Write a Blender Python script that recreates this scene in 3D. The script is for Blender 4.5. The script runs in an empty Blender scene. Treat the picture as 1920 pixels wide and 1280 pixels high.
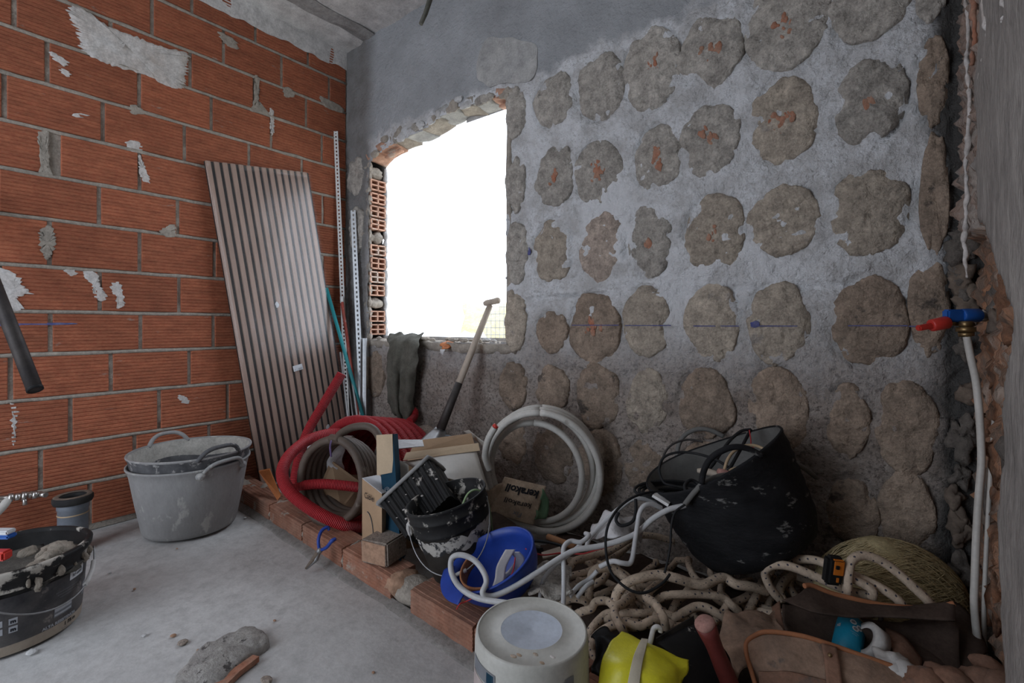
import bpy, bmesh, math, random
from mathutils import Vector, Matrix, noise
from math import sin, cos, pi, radians, sqrt, atan2
random.seed(7)
SC = bpy.context.scene
COL = SC.collection
# ------------------------------------------------------------------ camera, sky, exposure
F = 895.0; YAW = radians(37.6); CAMZ = 1.0; HOR = 609.0
cam = bpy.data.cameras.new('camera'); camo = bpy.data.objects.new('camera', cam); COL.objects.link(camo)
cam.sensor_width = 36; cam.lens = 36*F/1920; cam.shift_y = -(640-HOR)/1920; cam.clip_start = .02
camo.location = (0, 0, CAMZ); camo.rotation_euler = (pi/2, 0, YAW); SC.camera = camo
SC.view_settings.view_transform = 'Standard'; SC.view_settings.look = 'None'
SC.view_settings.gamma = 1; SC.view_settings.use_curve_mapping = False
SC.view_settings.exposure = 0.0
SC.cycles.use_denoising = True; SC.cycles.max_bounces = 8; SC.cycles.diffuse_bounces = 5
W = bpy.data.worlds.new('sky'); SC.world = W; W.use_nodes = True
bg = W.node_tree.nodes['Background']; bg.inputs[0].default_value = (.80, .88, 1, 1); bg.inputs[1].default_value = 3.8
def portal(name, loc, rot, sx, sy):
    l = bpy.data.lights.new(name, 'AREA'); l.shape = 'RECTANGLE'; l.size = sx; l.size_y = sy
    l.cycles.is_portal = True
    o = bpy.data.objects.new(name, l); COL.objects.link(o); o.location = loc; o.rotation_euler = rot
# openings of the room through which the sky lights it
portal('window_daylight', (-2.18, 2.17, 1.56), (-pi/2, 0, 0), 1.3, 1.5)
portal('doorway_daylight', (-1.90, -1.45, 1.55), (pi/2, 0, 0), 1.8, 2.6)

RT = Vector((cos(YAW), sin(YAW), 0)); FW = Vector((-sin(YAW), cos(YAW), 0)); UP = Vector((0, 0, 1)); CP = Vector((0, 0, CAMZ))
def ray(px, py): return RT*((px-960)/F) + UP*((HOR-py)/F) + FW
def T(px, py, D): return CP + ray(px, py)*D
def onY(px, py, Y): r = ray(px, py); return CP + r*(Y/r.y)
def onX(px, py, X): r = ray(px, py); return CP + r*(X/r.x)
def onZ(px, py, z): r = ray(px, py); return CP + r*((z-CAMZ)/r.z)
def view_frame(px, py):
    v = ray(px, py).normalized(); r = v.cross(UP).normalized(); u = r.cross(v).normalized(); return r, u, v
def axis_mat(origin, z, xhint=Vector((1, 0, 0))):
    z = z.normalized(); y = z.cross(xhint)
    if y.length < .05: y = z.cross(Vector((0, 1, 0)))
    y.normalize(); x = y.cross(z)
    return Matrix((( x.x, y.x, z.x, origin.x), (x.y, y.y, z.y, origin.y), (x.z, y.z, z.z, origin.z), (0, 0, 0, 1)))
def nz(p, s, o=0.0): return noise.noise(Vector(p)*s + Vector((o, o*.7, o*1.3)))

# ------------------------------------------------------------------ materials
def M(name, c1, c2=None, scale=6, rough=.8, bump=.3, bscale=60, metal=0, stain=None, sthr=.6, sscale=8, fine=None,
      spec=.4, alpha=1, trans=0, stretch=None, rnd=0, coat=0, bdist=.004, mott=None):
    if mott is None: mott = .30 if rough > .8 else .12
    if max(c1) < .08: spec = .10
    m = bpy.data.materials.new(name); m.use_nodes = True; nt = m.node_tree; N = nt.nodes; L = nt.links
    b = N['Principled BSDF']; b.inputs['Roughness'].default_value = rough; b.inputs['Metallic'].default_value = metal
    b.inputs['Specular IOR Level'].default_value = spec; b.inputs['Coat Weight'].default_value = coat
    b.inputs['Transmission Weight'].default_value = trans; b.inputs['Alpha'].default_value = alpha
    geo = N.new('ShaderNodeNewGeometry'); mp = N.new('ShaderNodeMapping'); L.new(geo.outputs['Position'], mp.inputs['Vector'])
    if stretch: mp.inputs['Scale'].default_value = stretch
    pos = mp.outputs[0]
    def noi(s, d=5, r=.6):
        n = N.new('ShaderNodeTexNoise'); n.inputs['Scale'].default_value = s; n.inputs['Detail'].default_value = d
        n.inputs['Roughness'].default_value = r; L.new(pos, n.inputs['Vector']); return n.outputs['Fac']
    def ramp(f, a, bb):
        r = N.new('ShaderNodeMapRange'); r.inputs['From Min'].default_value = a; r.inputs['From Max'].default_value = bb; L.new(f, r.inputs[0]); return r.outputs[0]
    def mix(f, a, bcol):
        x = N.new('ShaderNodeMix'); x.data_type = 'RGBA'; L.new(f, x.inputs[0])
        for i, c in ((6, a), (7, bcol)):
            if isinstance(c, tuple): x.inputs[i].default_value = (*c, 1)
            else: L.new(c, x.inputs[i])
        return x.outputs[2]
    c2 = c2 or tuple(v*.75 for v in c1)
    col = mix(ramp(noi(scale), .3, .7), c1, c2)
    if fine: col = mix(ramp(noi(fine[1], 3), .45, .7), col, fine[0])
    if stain: col = mix(ramp(noi(sscale, 6, .65), sthr, sthr+.05), col, stain)
    if mott:
        v = N.new('ShaderNodeHueSaturation'); q = N.new('ShaderNodeMath'); q.operation = 'ADD'; g1 = N.new('ShaderNodeMapRange'); g1.inputs[1].default_value = .3; g1.inputs[2].default_value = .7; g1.inputs[3].default_value = 1-mott; g1.inputs[4].default_value = 1+mott*.6
        g2 = N.new('ShaderNodeMapRange'); g2.inputs[1].default_value = .3; g2.inputs[2].default_value = .7; g2.inputs[3].default_value = -mott*.5; g2.inputs[4].default_value = mott*.5
        L.new(noi(scale*2.7+3, 6, .7), g1.inputs[0]); L.new(noi(110, 4, .7), g2.inputs[0]); L.new(g1.outputs[0], q.inputs[0]); L.new(g2.outputs[0], q.inputs[1]); L.new(q.outputs[0], v.inputs['Value']); L.new(col, v.inputs['Color']); col = v.outputs[0]
    if rnd:
        oi = N.new('ShaderNodeObjectInfo'); h = N.new('ShaderNodeHueSaturation'); mr = N.new('ShaderNodeMapRange')
        mr.inputs['To Min'].default_value = 1-rnd; mr.inputs['To Max'].default_value = 1+rnd
        L.new(oi.outputs['Random'], mr.inputs[0]); L.new(mr.outputs[0], h.inputs['Value']); L.new(col, h.inputs['Color']); col = h.outputs[0]
    L.new(col, b.inputs['Base Color'])
    if bump:
        bn = N.new('ShaderNodeBump'); bn.inputs['Strength'].default_value = bump; bn.inputs['Distance'].default_value = bdist
        L.new(noi(bscale, 6, .65), bn.inputs['Height']); L.new(bn.outputs[0], b.inputs['Normal'])
    m['_'] = 1
    m_nodes[name] = (N, L, b, mix, ramp, noi, pos, geo)
    return m
m_nodes = {}
MT = {}
def add(k, *a, **kw): MT[k] = M(k, *a, **kw); return MT[k]
add('brick', (.40, .135, .068), (.33, .108, .055), 3, .85, .35, 130, stain=(.36, .22, .17), sthr=.66, sscale=9, fine=((.30, .08, .04), 60), rnd=.13, stretch=(1, 1, 3))
add('brick_pale', (.60, .36, .26), (.50, .28, .19), 10, .9, .4, 90, stain=(.5, .4, .33), sthr=.56, rnd=.1)
add('kerb_brick', (.30, .125, .075), (.36, .20, .14), 7, .9, .4, 90, stain=(.40, .32, .26), sthr=.60, sscale=10, rnd=.08)
add('mortar', (.44, .385, .325), (.33, .295, .25), 9, .95, .9, 70, bdist=.008)
add('plaster_white', (.60, .595, .59), (.50, .49, .48), 6, .9, .6, 60, stain=(.40, .37, .34), sthr=.64)
add('band_white', (.74, .72, .70), (.62, .60, .58), 6, .9, .5, 60)
add('lime_smear', (.68, .66, .64), (.52, .46, .42), 12, .9, .5, 80)
add('concrete_floor', (.58, .57, .555), (.49, .48, .47), 2.2, .85, .45, 40, mott=.14, stain=(.38, .36, .345), sthr=.66, sscale=3.5, fine=((.45, .44, .43), 25))
add('ceiling_concrete', (.72, .70, .67), (.60, .58, .56), 3, .9, .5, 35, stain=(.38, .34, .30), sthr=.66, sscale=5)
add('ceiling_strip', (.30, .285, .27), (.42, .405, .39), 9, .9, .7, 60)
add('patch_grey', (.44, .43, .41), (.36, .36, .355), 6, .9, .5, 50)
add('dab_grey', (.50, .46, .41), (.36, .33, .29), 9, .95, 1, 16, stain=(.13, .12, .11), sthr=.66, sscale=7, rnd=.12, bdist=.03, mott=.45)
add('dab_tan', (.48, .41, .33), (.37, .315, .255), 8, .95, 1, 16, stain=(.36, .32, .28), sthr=.62, sscale=6, rnd=.12, bdist=.03, mott=.45)
add('dab_brown', (.35, .265, .20), (.25, .195, .15), 7, .95, 1, 16, stain=(.11, .09, .075), sthr=.60, sscale=6, rnd=.15, bdist=.03, mott=.45)
add('dab_pale', (.55, .45, .375), (.37, .30, .25), 10, .95, 1, 16, bdist=.03, mott=.45)
add('terracotta_bit', (.40, .15, .085), (.38, .24, .17), 20, .9, .5, 90)
add('broken_clay', (.30, .14, .075), (.20, .11, .07), 24, .95, 1, 60, bdist=.01, stain=(.36, .29, .23), sthr=.6)
add('skirt_mortar', (.30, .28, .26), (.22, .205, .19), 12, .95, .8, 60)
add('hemp_fibre', (.66, .54, .32), (.50, .40, .22), 40, .9, 0)
add('concrete_flake', (.44, .42, .39), (.30, .28, .26), 14, .95, 1, 60, bdist=.01, stain=(.10, .09, .085), sthr=.60, sscale=30)
add('dark_rubble', (.12, .105, .09), (.19, .165, .145), 14, .95, 1, 60, bdist=.01)
add('rubber_grey', (.34, .335, .33), (.26, .255, .25), 5, .75, .3, 60, stain=(.42, .41, .39), sthr=.58, sscale=12, stretch=(1, 1, .5))
add('rubber_darkband', (.07, .07, .075), (.16, .16, .165), 14, .7, .3, 60, stain=(.36, .35, .34), sthr=.58, sscale=20)
add('rubber_inside', (.48, .46, .42), (.40, .385, .35), 5, .85, .3, 60)
add('plastic_black', (.012, .012, .013), (.026, .025, .024), 8, .5, .2, 60, stain=(.42, .39, .35), sthr=.635, sscale=13)
add('splash_band', (.50, .47, .42), (.38, .36, .33), 12, .8, .5, 60, stain=(.03, .03, .032), sthr=.50, sscale=22)
add('plastic_black_splash', (.011, .011, .012), (.035, .034, .033), 8, .5, .3, 60, stain=(.46, .43, .38), sthr=.54, sscale=11)
add('plastic_black_dusty', (.013, .012, .011), (.055, .048, .042), 7, .65, .3, 60, stain=(.16, .15, .14), sthr=.66, sscale=18)
add('rubber_tub_black', (.012, .012, .013), (.026, .026, .028), 7, .6, .5, 26, stain=(.20, .195, .185), sthr=.63, sscale=12, bdist=.01, stretch=(1, 1, 2.2))
add('rubber_tub_grey', (.17, .165, .155), (.11, .108, .10), 9, .75, .3, 60)
add('mortar_wet', (.13, .12, .10), (.07, .066, .06), 10, .85, 1, 50, bdist=.012)
add('mortar_dry', (.38, .33, .27), (.27, .235, .19), 18, .95, 1, 60, bdist=.01)
add('label_print', (.035, .037, .044), (.14, .13, .125), 7, .5, .1, 40, spec=.2, stain=(.30, .27, .25), sthr=.64, sscale=6)
add('label_pink', (.50, .42, .40), (.44, .37, .35), 7, .6, .1)
add('label_cream', (.42, .36, .29), (.34, .28, .22), 7, .6, .2, 40)
add('sticker_white', (.66, .67, .69), (.55, .56, .58), 12, .6, .1)
add('ink_black', (.02, .02, .025), None, 5, .6, 0)
add('ink_light', (.50, .52, .56), None, 5, .6, 0)
add('ink_grey', (.22, .23, .25), None, 5, .6, 0)
add('pipe_grey', (.20, .225, .26), (.16, .18, .21), 6, .5, .1)
add('rubber_ring', (.02, .02, .022), (.05, .048, .045), 8, .6, .2)
add('dust_brown', (.20, .155, .12), (.13, .10, .08), 12, .95, .6)
add('chrome', (.62, .60, .57), (.42, .39, .36), 20, .3, .1, metal=.9)
add('steel_dull', (.34, .34, .345), (.24, .235, .23), 14, .45, .15, metal=.7)
add('steel_galv', (.52, .53, .54), (.42, .43, .44), 15, .45, .1, metal=.6)
add('steel_white', (.70, .69, .67), (.60, .59, .57), 15, .5, .1)
add('iron_dark', (.055, .05, .05), (.09, .08, .075), 12, .55, .3, metal=.5)
add('brass', (.33, .22, .10), (.20, .15, .09), 20, .4, .2, metal=.9)
add('slat_wood', (.40, .27, .21), (.33, .22, .17), 5, .65, .15, 60, stretch=(3, 3, .25), rnd=.05)
add('felt_black', (.03, .028, .028), (.05, .045, .043), 20, .95, .4)
add('hose_red', (.58, .035, .045), (.48, .03, .04), 5, .5, 0)
add('hose_brown', (.085, .060, .045), (.12, .09, .07), 7, .6, .2, stain=(.2, .17, .14), sthr=.64)
add('pipe_white', (.60, .575, .53), (.50, .48, .44), 6, .45, .1, stain=(.36, .33, .30), sthr=.68)
add('tube_clear', (.56, .56, .56), (.47, .47, .475), 8, .35, .05)
add('cardboard', (.42, .28, .17), (.37, .245, .15), 5, .9, .15, 80, mott=.08)
add('cardboard_pale', (.55, .42, .28), (.49, .37, .25), 5, .85, .1, mott=.08)
add('cardboard_grey', (.47, .435, .39), (.42, .39, .345), 4, .5, .1, mott=.08, stain=(.54, .50, .45), sthr=.6, sscale=4)
add('card_blue', (.014, .052, .085), (.011, .04, .07), 6, .8, .1, spec=.15)
add('paper_white', (.72, .72, .73), (.64, .64, .66), 5, .8, .1)
add('paper_kraft', (.50, .375, .27), (.42, .31, .22), 7, .9, .5, 40, stain=(.60, .52, .44), sthr=.58)
add('green_print', (.10, .19, .10), (.14, .22, .13), 10, .8, .4)
add('plastic_blue', (.022, .065, .36), (.018, .05, .28), 6, .4, .1)
add('valve_blue', (.015, .11, .42), (.012, .09, .36), 6, .4, .1)
add('valve_red', (.62, .045, .03), (.52, .04, .03), 6, .4, .1)
add('strap_white', (.60, .57, .55), (.50, .47, .46), 10, .6, .1)
add('foam_brown', (.34, .14, .065), (.27, .11, .05), 10, .95, .4)
add('plastic_bag', (.66, .65, .65), (.52, .50, .50), 12, .4, .6, 25, bdist=.012)
add('rope', (.62, .49, .37), (.52, .41, .31), 8, .9, .3, 200)
add('cable_black', (.018, .018, .02), (.03, .03, .03), 8, .5, .1)
add('cable_tan', (.50, .36, .22), (.40, .30, .19), 8, .5, .1)
add('wire_red', (.50, .03, .03), None, 8, .5, 0)
add('wire_green', (.25, .40, .18), (.35, .42, .26), 20, .6, 0)
add('tie_purple', (.13, .085, .20), None, 8, .5, 0)
add('orange_plastic', (.72, .20, .02), (.6, .17, .02), 6, .5, .1)
add('orange_dull', (.52, .17, .045), (.38, .12, .04), 9, .7, .2)
add('hemp', (.56, .45, .25), (.42, .34, .18), 30, .95, .8, 130, stretch=(1, 1, 3))
add('canvas_brown', (.30, .155, .10), (.17, .10, .07), 6, .92, .5, 90, stain=(.13, .10, .085), sthr=.62, sscale=5)
add('canvas_beige', (.40, .255, .175), (.22, .15, .11), 6, .92, .5, 90, stain=(.15, .12, .10), sthr=.58, sscale=7)
add('canvas_dark', (.06, .042, .034), (.085, .06, .048), 6, .95, .4, 90)
add('leather_trim', (.42, .17, .075), (.33, .13, .06), 8, .75, .3)
add('can_blue', (.015, .27, .42), (.012, .22, .35), 4, .35, 0)
add('tape_white', (.55, .53, .50), (.46, .44, .42), 9, .6, .3)
add('yellow_plastic', (.72, .66, .03), (.62, .56, .025), 5, .35, .3, 14, bdist=.01)
add('strap_beige', (.56, .50, .38), (.49, .43, .33), 9, .75, .2)
add('dusty_red', (.19, .035, .03), (.14, .03, .025), 10, .5, .2)
add('dusty_end', (.42, .24, .20), (.34, .17, .14), 20, .9, .5)
add('cloth_olive', (.085, .082, .065), (.125, .12, .10), 8, .95, .5, 60)
add('wood_handle', (.58, .49, .40), (.46, .38, .31), 8, .75, .2, stretch=(3, 3, .4))
add('wood_stick', (.36, .17, .075), (.28, .13, .06), 8, .8, .2)
add('pole_teal', (.02, .24, .26), (.02, .19, .21), 8, .45, .1)
add('pole_red', (.42, .07, .05), (.30, .09, .07), 10, .5, .2, stain=(.45, .38, .33), sthr=.6, sscale=30)
add('bucket_white', (.56, .55, .50), (.50, .49, .445), 4, .45, .05, stain=(.46, .34, .24), sthr=.68, sscale=6)
add('bucket_disc', (.55, .60, .68), (.49, .54, .62), 12, .55, .1)
add('concrete_block', (.36, .30, .25), (.29, .24, .20), 40, .95, .8, 90, fine=((.16, .13, .11), 130))
add('block_front', (.44, .27, .18), (.38, .23, .15), 10, .95, .6, 90)
add('outside_ground', (.62, .58, .50), (.55, .50, .40), 2, .95, .3)
add('dry_bank', (.60, .52, .30), (.50, .44, .22), 6, .95, .6)
add('outside_white', (.8, .8, .78), None, 2, .8, 0)
# striped variants driven by the UV of a tube (v = length in metres)
def uv_stripe(k, freq, dark, thr=.5, twist=0, bump=0, dist=.004, ufreq=0):
    N, L, b, mix, ramp, noi, pos, geo = m_nodes[k]
    uv = N.new('ShaderNodeUVMap'); uv.uv_map = 'UVMap'; sp = N.new('ShaderNodeSeparateXYZ'); L.new(uv.outputs[0], sp.inputs[0])
    def mt(op, a, c, c2=None):
        n = N.new('ShaderNodeMath'); n.operation = op
        for i, x in enumerate((a, c) if c2 is None else (a, c, c2)):
            if isinstance(x, (int, float)): n.inputs[i].default_value = x
            else: L.new(x, n.inputs[i])
        return n.outputs[0]
    v = mt('MULTIPLY', sp.outputs[1], freq*2*pi)
    if twist: v = mt('ADD', v, mt('MULTIPLY', sp.outputs[0], twist*2*pi))
    s = mt('SINE', v, 0)
    if ufreq:
        s2 = mt('SINE', mt('ADD', mt('MULTIPLY', sp.outputs[1], -freq*2*pi*.77), mt('MULTIPLY', sp.outputs[0], ufreq*2*pi)), 0)
        s = mt('MULTIPLY', s, s2)
    old = b.inputs['Base Color'].links[0].from_socket
    if dark is not None: L.new(mix(ramp(s, thr, thr+.1), old, dark), b.inputs['Base Color'])
    if bump:
        bn = N.new('ShaderNodeBump'); bn.inputs['Strength'].default_value = bump; bn.inputs['Distance'].default_value = dist
        L.new(s, bn.inputs['Height']); L.new(bn.outputs[0], b.inputs['Normal'])
uv_stripe('hose_red', 150, (.34, .015, .02), .2, bump=.9, dist=.003)
uv_stripe('rope', 24, (.05, .05, .075), .82, twist=1, ufreq=2)
# the rendered wall: cement at the top, lime plaster in the middle, brown low down, mortar tone with warm bounce light put into the colour
def wall_material():
    k = 'rendered_wall'; add(k, (.50, .50, .505), (.38, .375, .37), 4, .9, 1, 32, bdist=.03)
    N, L, b, mix, ramp, noi, pos, geo = m_nodes[k]
    sp = N.new('ShaderNodeSeparateXYZ'); L.new(geo.outputs['Position'], sp.inputs[0])
    def mt(op, a, c):
        n = N.new('ShaderNodeMath'); n.operation = op
        for i, x in enumerate((a, c)):
            if isinstance(x, (int, float)): n.inputs[i].default_value = x
            else: L.new(x, n.inputs[i])
        return n.outputs[0]
    n1 = noi(3.5, 6, .65); n2 = noi(9, 5, .6)
    zz = mt('ADD', sp.outputs[2], mt('MULTIPLY', mt('SUBTRACT', n1, .5), .42))
    old = b.inputs['Base Color'].links[0].from_socket
    white = mix(ramp(n2, .35, .6), (.86, .87, .89), (.60, .59, .585)); white = mix(ramp(noi(70, 5, .75), .50, .66), white, (.50, .49, .48)); white = mix(ramp(noi(2.6, 5, .6), .52, .60), white, (.82, .825, .84))
    brown = mix(ramp(n2, .35, .65), (.27, .22, .185), (.42, .365, .325)); brown = mix(ramp(noi(60, 5, .75), .50, .62), brown, (.15, .125, .11))
    cement = mix(ramp(n1, .3, .7), (.52, .535, .555), (.36, .37, .38))
    c = mix(ramp(zz, .72, 1.12), brown, white)
    c = mix(ramp(zz, 2.27, 2.32), c, cement)
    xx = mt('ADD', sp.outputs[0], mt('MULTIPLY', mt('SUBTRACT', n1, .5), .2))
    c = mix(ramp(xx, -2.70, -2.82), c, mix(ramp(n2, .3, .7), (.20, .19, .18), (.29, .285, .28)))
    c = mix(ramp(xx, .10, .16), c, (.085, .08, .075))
    L.new(c, b.inputs['Base Color'])
wall_material()
def right_wall_material():
    k = 'right_wall'; add(k, (.40, .365, .335), (.29, .26, .24), 5, .9, .8, 40, bdist=.02, mott=.35, stain=(.16, .14, .13), sthr=.66, sscale=11, stretch=(1, 1.6, .5))
    N, L, b, mix, ramp, noi, pos, geo = m_nodes[k]
    at = N.new('ShaderNodeAttribute'); at.attribute_name = 'depth'
    n2 = noi(16, 5, .65)
    rub = mix(ramp(n2, .38, .6), (.46, .235, .135), (.20, .14, .105))
    rub = mix(ramp(noi(7, 4), .56, .62), rub, (.42, .33, .27))
    old = b.inputs['Base Color'].links[0].from_socket
    L.new(mix(ramp(at.outputs['Fac'], .1, .35), old, rub), b.inputs['Base Color'])
right_wall_material()
def film_material():
    m = bpy.data.materials.new('clear_film'); m.use_nodes = True; nt = m.node_tree; N = nt.nodes; L = nt.links
    N.remove(N['Principled BSDF']); t = N.new('ShaderNodeBsdfTransparent'); g = N.new('ShaderNodeBsdfGlossy'); g.inputs['Roughness'].default_value = .22
    d = N.new('ShaderNodeBsdfDiffuse'); d.inputs[0].default_value = (.8, .8, .82, 1)
    mx = N.new('ShaderNodeMixShader'); mx.inputs[0].default_value = .035; L.new(t.outputs[0], mx.inputs[1]); L.new(g.outputs[0], mx.inputs[2])
    m2 = N.new('ShaderNodeMixShader'); m2.inputs[0].default_value = .015; L.new(mx.outputs[0], m2.inputs[1]); L.new(d.outputs[0], m2.inputs[2])
    n = N.new('ShaderNodeTexNoise'); n.inputs['Scale'].default_value = 5; bn = N.new('ShaderNodeBump'); bn.inputs['Strength'].default_value = .5; bn.inputs['Distance'].default_value = .02
    L.new(n.outputs['Fac'], bn.inputs['Height']); L.new(bn.outputs[0], g.inputs['Normal'])
    L.new(m2.outputs[0], N['Material Output'].inputs[0]); MT['clear_film'] = m
film_material()

# ------------------------------------------------------------------ builders
def link(name, me, mat, parent=None):
    o = bpy.data.objects.new(name, me); COL.objects.link(o)
    if mat and not me.materials: me.materials.append(MT[mat])
    if parent:
        o.parent = parent
        if parent.type == 'EMPTY': o.matrix_parent_inverse = Matrix.Translation(parent.location).inverted()
    return o
def mesh(name, V, Fc, mat, parent=None, smooth=False, uvs=None):
    me = bpy.data.meshes.new(name); me.from_pydata([tuple(v) for v in V], [], Fc)
    if uvs:
        l = me.uv_layers.new(name='UVMap')
        for p in me.polygons:
            for li, vi in zip(p.loop_indices, p.vertices): l.data[li].uv = uvs[vi]
    if smooth: me.shade_smooth()
    return link(name, me, mat, parent)
def thing(name, loc, label, cat, group=None):
    o = bpy.data.objects.new(name, None); COL.objects.link(o); o.location = loc; o.empty_display_size = .05
    o['label'] = label; o['category'] = cat
    if group: o['group'] = group
    return o
def tag(o, label, cat, group=None, kind=None):
    o['label'] = label; o['category'] = cat
    if group: o['group'] = group
    if kind: o['kind'] = kind
    return o
def struct(o): o['kind'] = 'structure'; return o
class MB:
    """collects geometry of ONE object"""
    def __init__(s): s.V = []; s.F = []; s.U = []
    def add(s, V, Fc, U=None):
        b = len(s.V); s.V += [Vector(v) for v in V]; s.F += [tuple(i+b for i in f) for f in Fc]; s.U += U or [(0, 0)]*len(V)
    def build(s, name, mat, parent=None, smooth=False): return mesh(name, s.V, s.F, mat, parent, smooth, s.U)
def box_vf(c, sx, sy, sz, rot=None, bev=0):
    c = Vector(c); R = rot or Matrix.Identity(3)
    if not bev:
        V = [c + R @ Vector((x*sx/2, y*sy/2, z*sz/2)) for z in (-1, 1) for y in (-1, 1) for x in (-1, 1)]
        return V, [(0, 2, 3, 1), (4, 5, 7, 6), (0, 1, 5, 4), (2, 6, 7, 3), (0, 4, 6, 2), (1, 3, 7, 5)]
    bm = bmesh.new(); bmesh.ops.create_cube(bm, size=1); bmesh.ops.scale(bm, vec=(sx, sy, sz), verts=bm.verts)
    bmesh.ops.bevel(bm, geom=bm.edges[:], offset=bev, segments=2, affect='EDGES')
    bm.verts.index_update()
    V = [c + R @ v.co for v in bm.verts]; Fc = [tuple(v.index for v in f.verts) for f in bm.faces]; bm.free(); return V, Fc
def box(name, c, sx, sy, sz, mat, parent=None, rot=None, bev=.002):
    V, Fc = box_vf(c, sx, sy, sz, rot, bev); return mesh(name, V, Fc, mat, parent)
def rotz(a): return Matrix.Rotation(a, 3, 'Z')
def cols(x, y, z): return Matrix((x, y, z)).transposed()
def spline(P, n=8, closed=False):
    P = [Vector(p) for p in P]; out = []; m = len(P)
    if m < 3: return [P[0].lerp(P[-1], i/n) for i in range(n+1)]
    for i in range(m if closed else m-1):
        if closed: a, b, c, d = P[i-1], P[i], P[(i+1) % m], P[(i+2) % m]
        else: a, b, c, d = P[max(i-1, 0)], P[i], P[i+1], P[min(i+2, m-1)]
        for k in range(n):
            t = k/n; out.append(.5*((2*b)+(c-a)*t+(2*a-5*b+4*c-d)*t*t+(3*b-a-3*c+d)*t**3))
    if not closed: out.append(P[-1])
    return out
def tube_vf(P, r, seg=8, cap=True):
    P = [Vector(p) for p in P]; n = len(P); V = []; U = []; Fc = []
    if isinstance(r, (list, tuple)) and len(r) != n:
        q = len(r)-1; r = [r[min(int(i/(n-1)*q), q-1)]*(1-(i/(n-1)*q-min(int(i/(n-1)*q), q-1)))+r[min(int(i/(n-1)*q), q-1)+1]*(i/(n-1)*q-min(int(i/(n-1)*q), q-1)) for i in range(n)]
    t0 = (P[1]-P[0]).normalized(); nr = t0.orthogonal().normalized(); L = 0
    for i, p in enumerate(P):
        t = (P[min(i+1, n-1)]-P[max(i-1, 0)])
        t = t.normalized() if t.length > 1e-7 else t0
        nr = nr - t*nr.dot(t)
        nr = nr.normalized() if nr.length > 1e-6 else t.orthogonal().normalized()
        bi = t.cross(nr)
        if i: L += (p-P[i-1]).length
        rr = r[i] if isinstance(r, (list, tuple)) else r
        for k in range(seg):
            a = 2*pi*k/seg; V.append(p+(nr*cos(a)+bi*sin(a))*rr); U.append((k/seg, L))
    for i in range(n-1):
        for k in range(seg):
            k2 = (k+1) % seg; Fc.append((i*seg+k, i*seg+k2, (i+1)*seg+k2, (i+1)*seg+k))
    if cap: Fc.append(tuple(range(seg-1, -1, -1))); Fc.append(tuple((n-1)*seg+k for k in range(seg)))
    return V, Fc, U
def tube(name, P, r, mat, parent=None, seg=8, sp=0, smooth=True):
    if sp: P = spline(P, sp)
    V, Fc, U = tube_vf(P, r, seg); o = mesh(name, V, Fc, mat, parent, False, U)
    if smooth:
        for p in o.data.polygons: p.use_smooth = len(p.vertices) == 4
    return o
def lathe_vf(prof, seg=32, mx=None, fn=None, a0=0, a1=2*pi):
    V = []; U = []; Fc = []; n = len(prof); full = abs(a1-a0-2*pi) < 1e-4; m = seg if full else seg+1
    for i, (r, z) in enumerate(prof):
        for k in range(m):
            a = a0+(a1-a0)*k/seg; p = Vector((r*cos(a), r*sin(a), z))
            if fn: p = fn(p, a, i)
            V.append(mx @ p if mx else p); U.append((k/seg, z))
    for i in range(n-1):
        for k in range(seg):
            k2 = (k+1) % m; Fc.append((i*m+k, i*m+k2, (i+1)*m+k2, (i+1)*m+k))
    return V, Fc, U
def lathe(name, prof, mat, parent=None, seg=32, mx=None, fn=None, cap0=False, cap1=False, a0=0, a1=2*pi):
    V, Fc, U = lathe_vf(prof, seg, mx, fn, a0, a1)
    if cap0: Fc.append(tuple(range(seg-1, -1, -1)))
    if cap1: b = (len(prof)-1)*seg; Fc.append(tuple(b+k for k in range(seg)))
    o = mesh(name, V, Fc, mat, parent, False, U)
    for p in o.data.polygons: p.use_smooth = len(p.vertices) == 4
    return o
def sheet(name, rows, mat, parent=None, n=5, th=.003, wob=0, wsc=12, seed=0):
    """surface through rows of control points, with real thickness"""
    g = [spline(r, n) for r in rows]; cc = list(zip(*g)); g2 = [spline(c, n) for c in cc]
    a = len(g2); b = len(g2[0]); V = [p for c in g2 for p in c]
    if wob: V = [p + Vector((nz(p, wsc, seed), nz(p, wsc, seed+9), nz(p, wsc, seed+17)))*wob for p in V]
    N = []
    for i in range(a):
        for j in range(b):
            du = V[min(i+1, a-1)*b+j]-V[max(i-1, 0)*b+j]; dv = V[i*b+min(j+1, b-1)]-V[i*b+max(j-1, 0)]
            c = du.cross(dv); N.append(c.normalized() if c.length > 1e-9 else Vector((0, 0, 1)))
    K = len(V); VV = V + [p - q*th for p, q in zip(V, N)]; Fc = []
    for i in range(a-1):
        for j in range(b-1):
            q = (i*b+j, (i+1)*b+j, (i+1)*b+j+1, i*b+j+1); Fc.append(q); Fc.append(tuple(x+K for x in reversed(q)))
    bd = [(i, 0) for i in range(a)]+[(a-1, j) for j in range(1, b)]+[(i, b-1) for i in range(a-2, -1, -1)]+[(0, j) for j in range(b-2, 0, -1)]
    for k in range(len(bd)):
        p = bd[k][0]*b+bd[k][1]; q = bd[(k+1) % len(bd)]; q = q[0]*b+q[1]; Fc.append((q, p, p+K, q+K))
    return mesh(name, VV, Fc, mat, parent, True)
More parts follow.
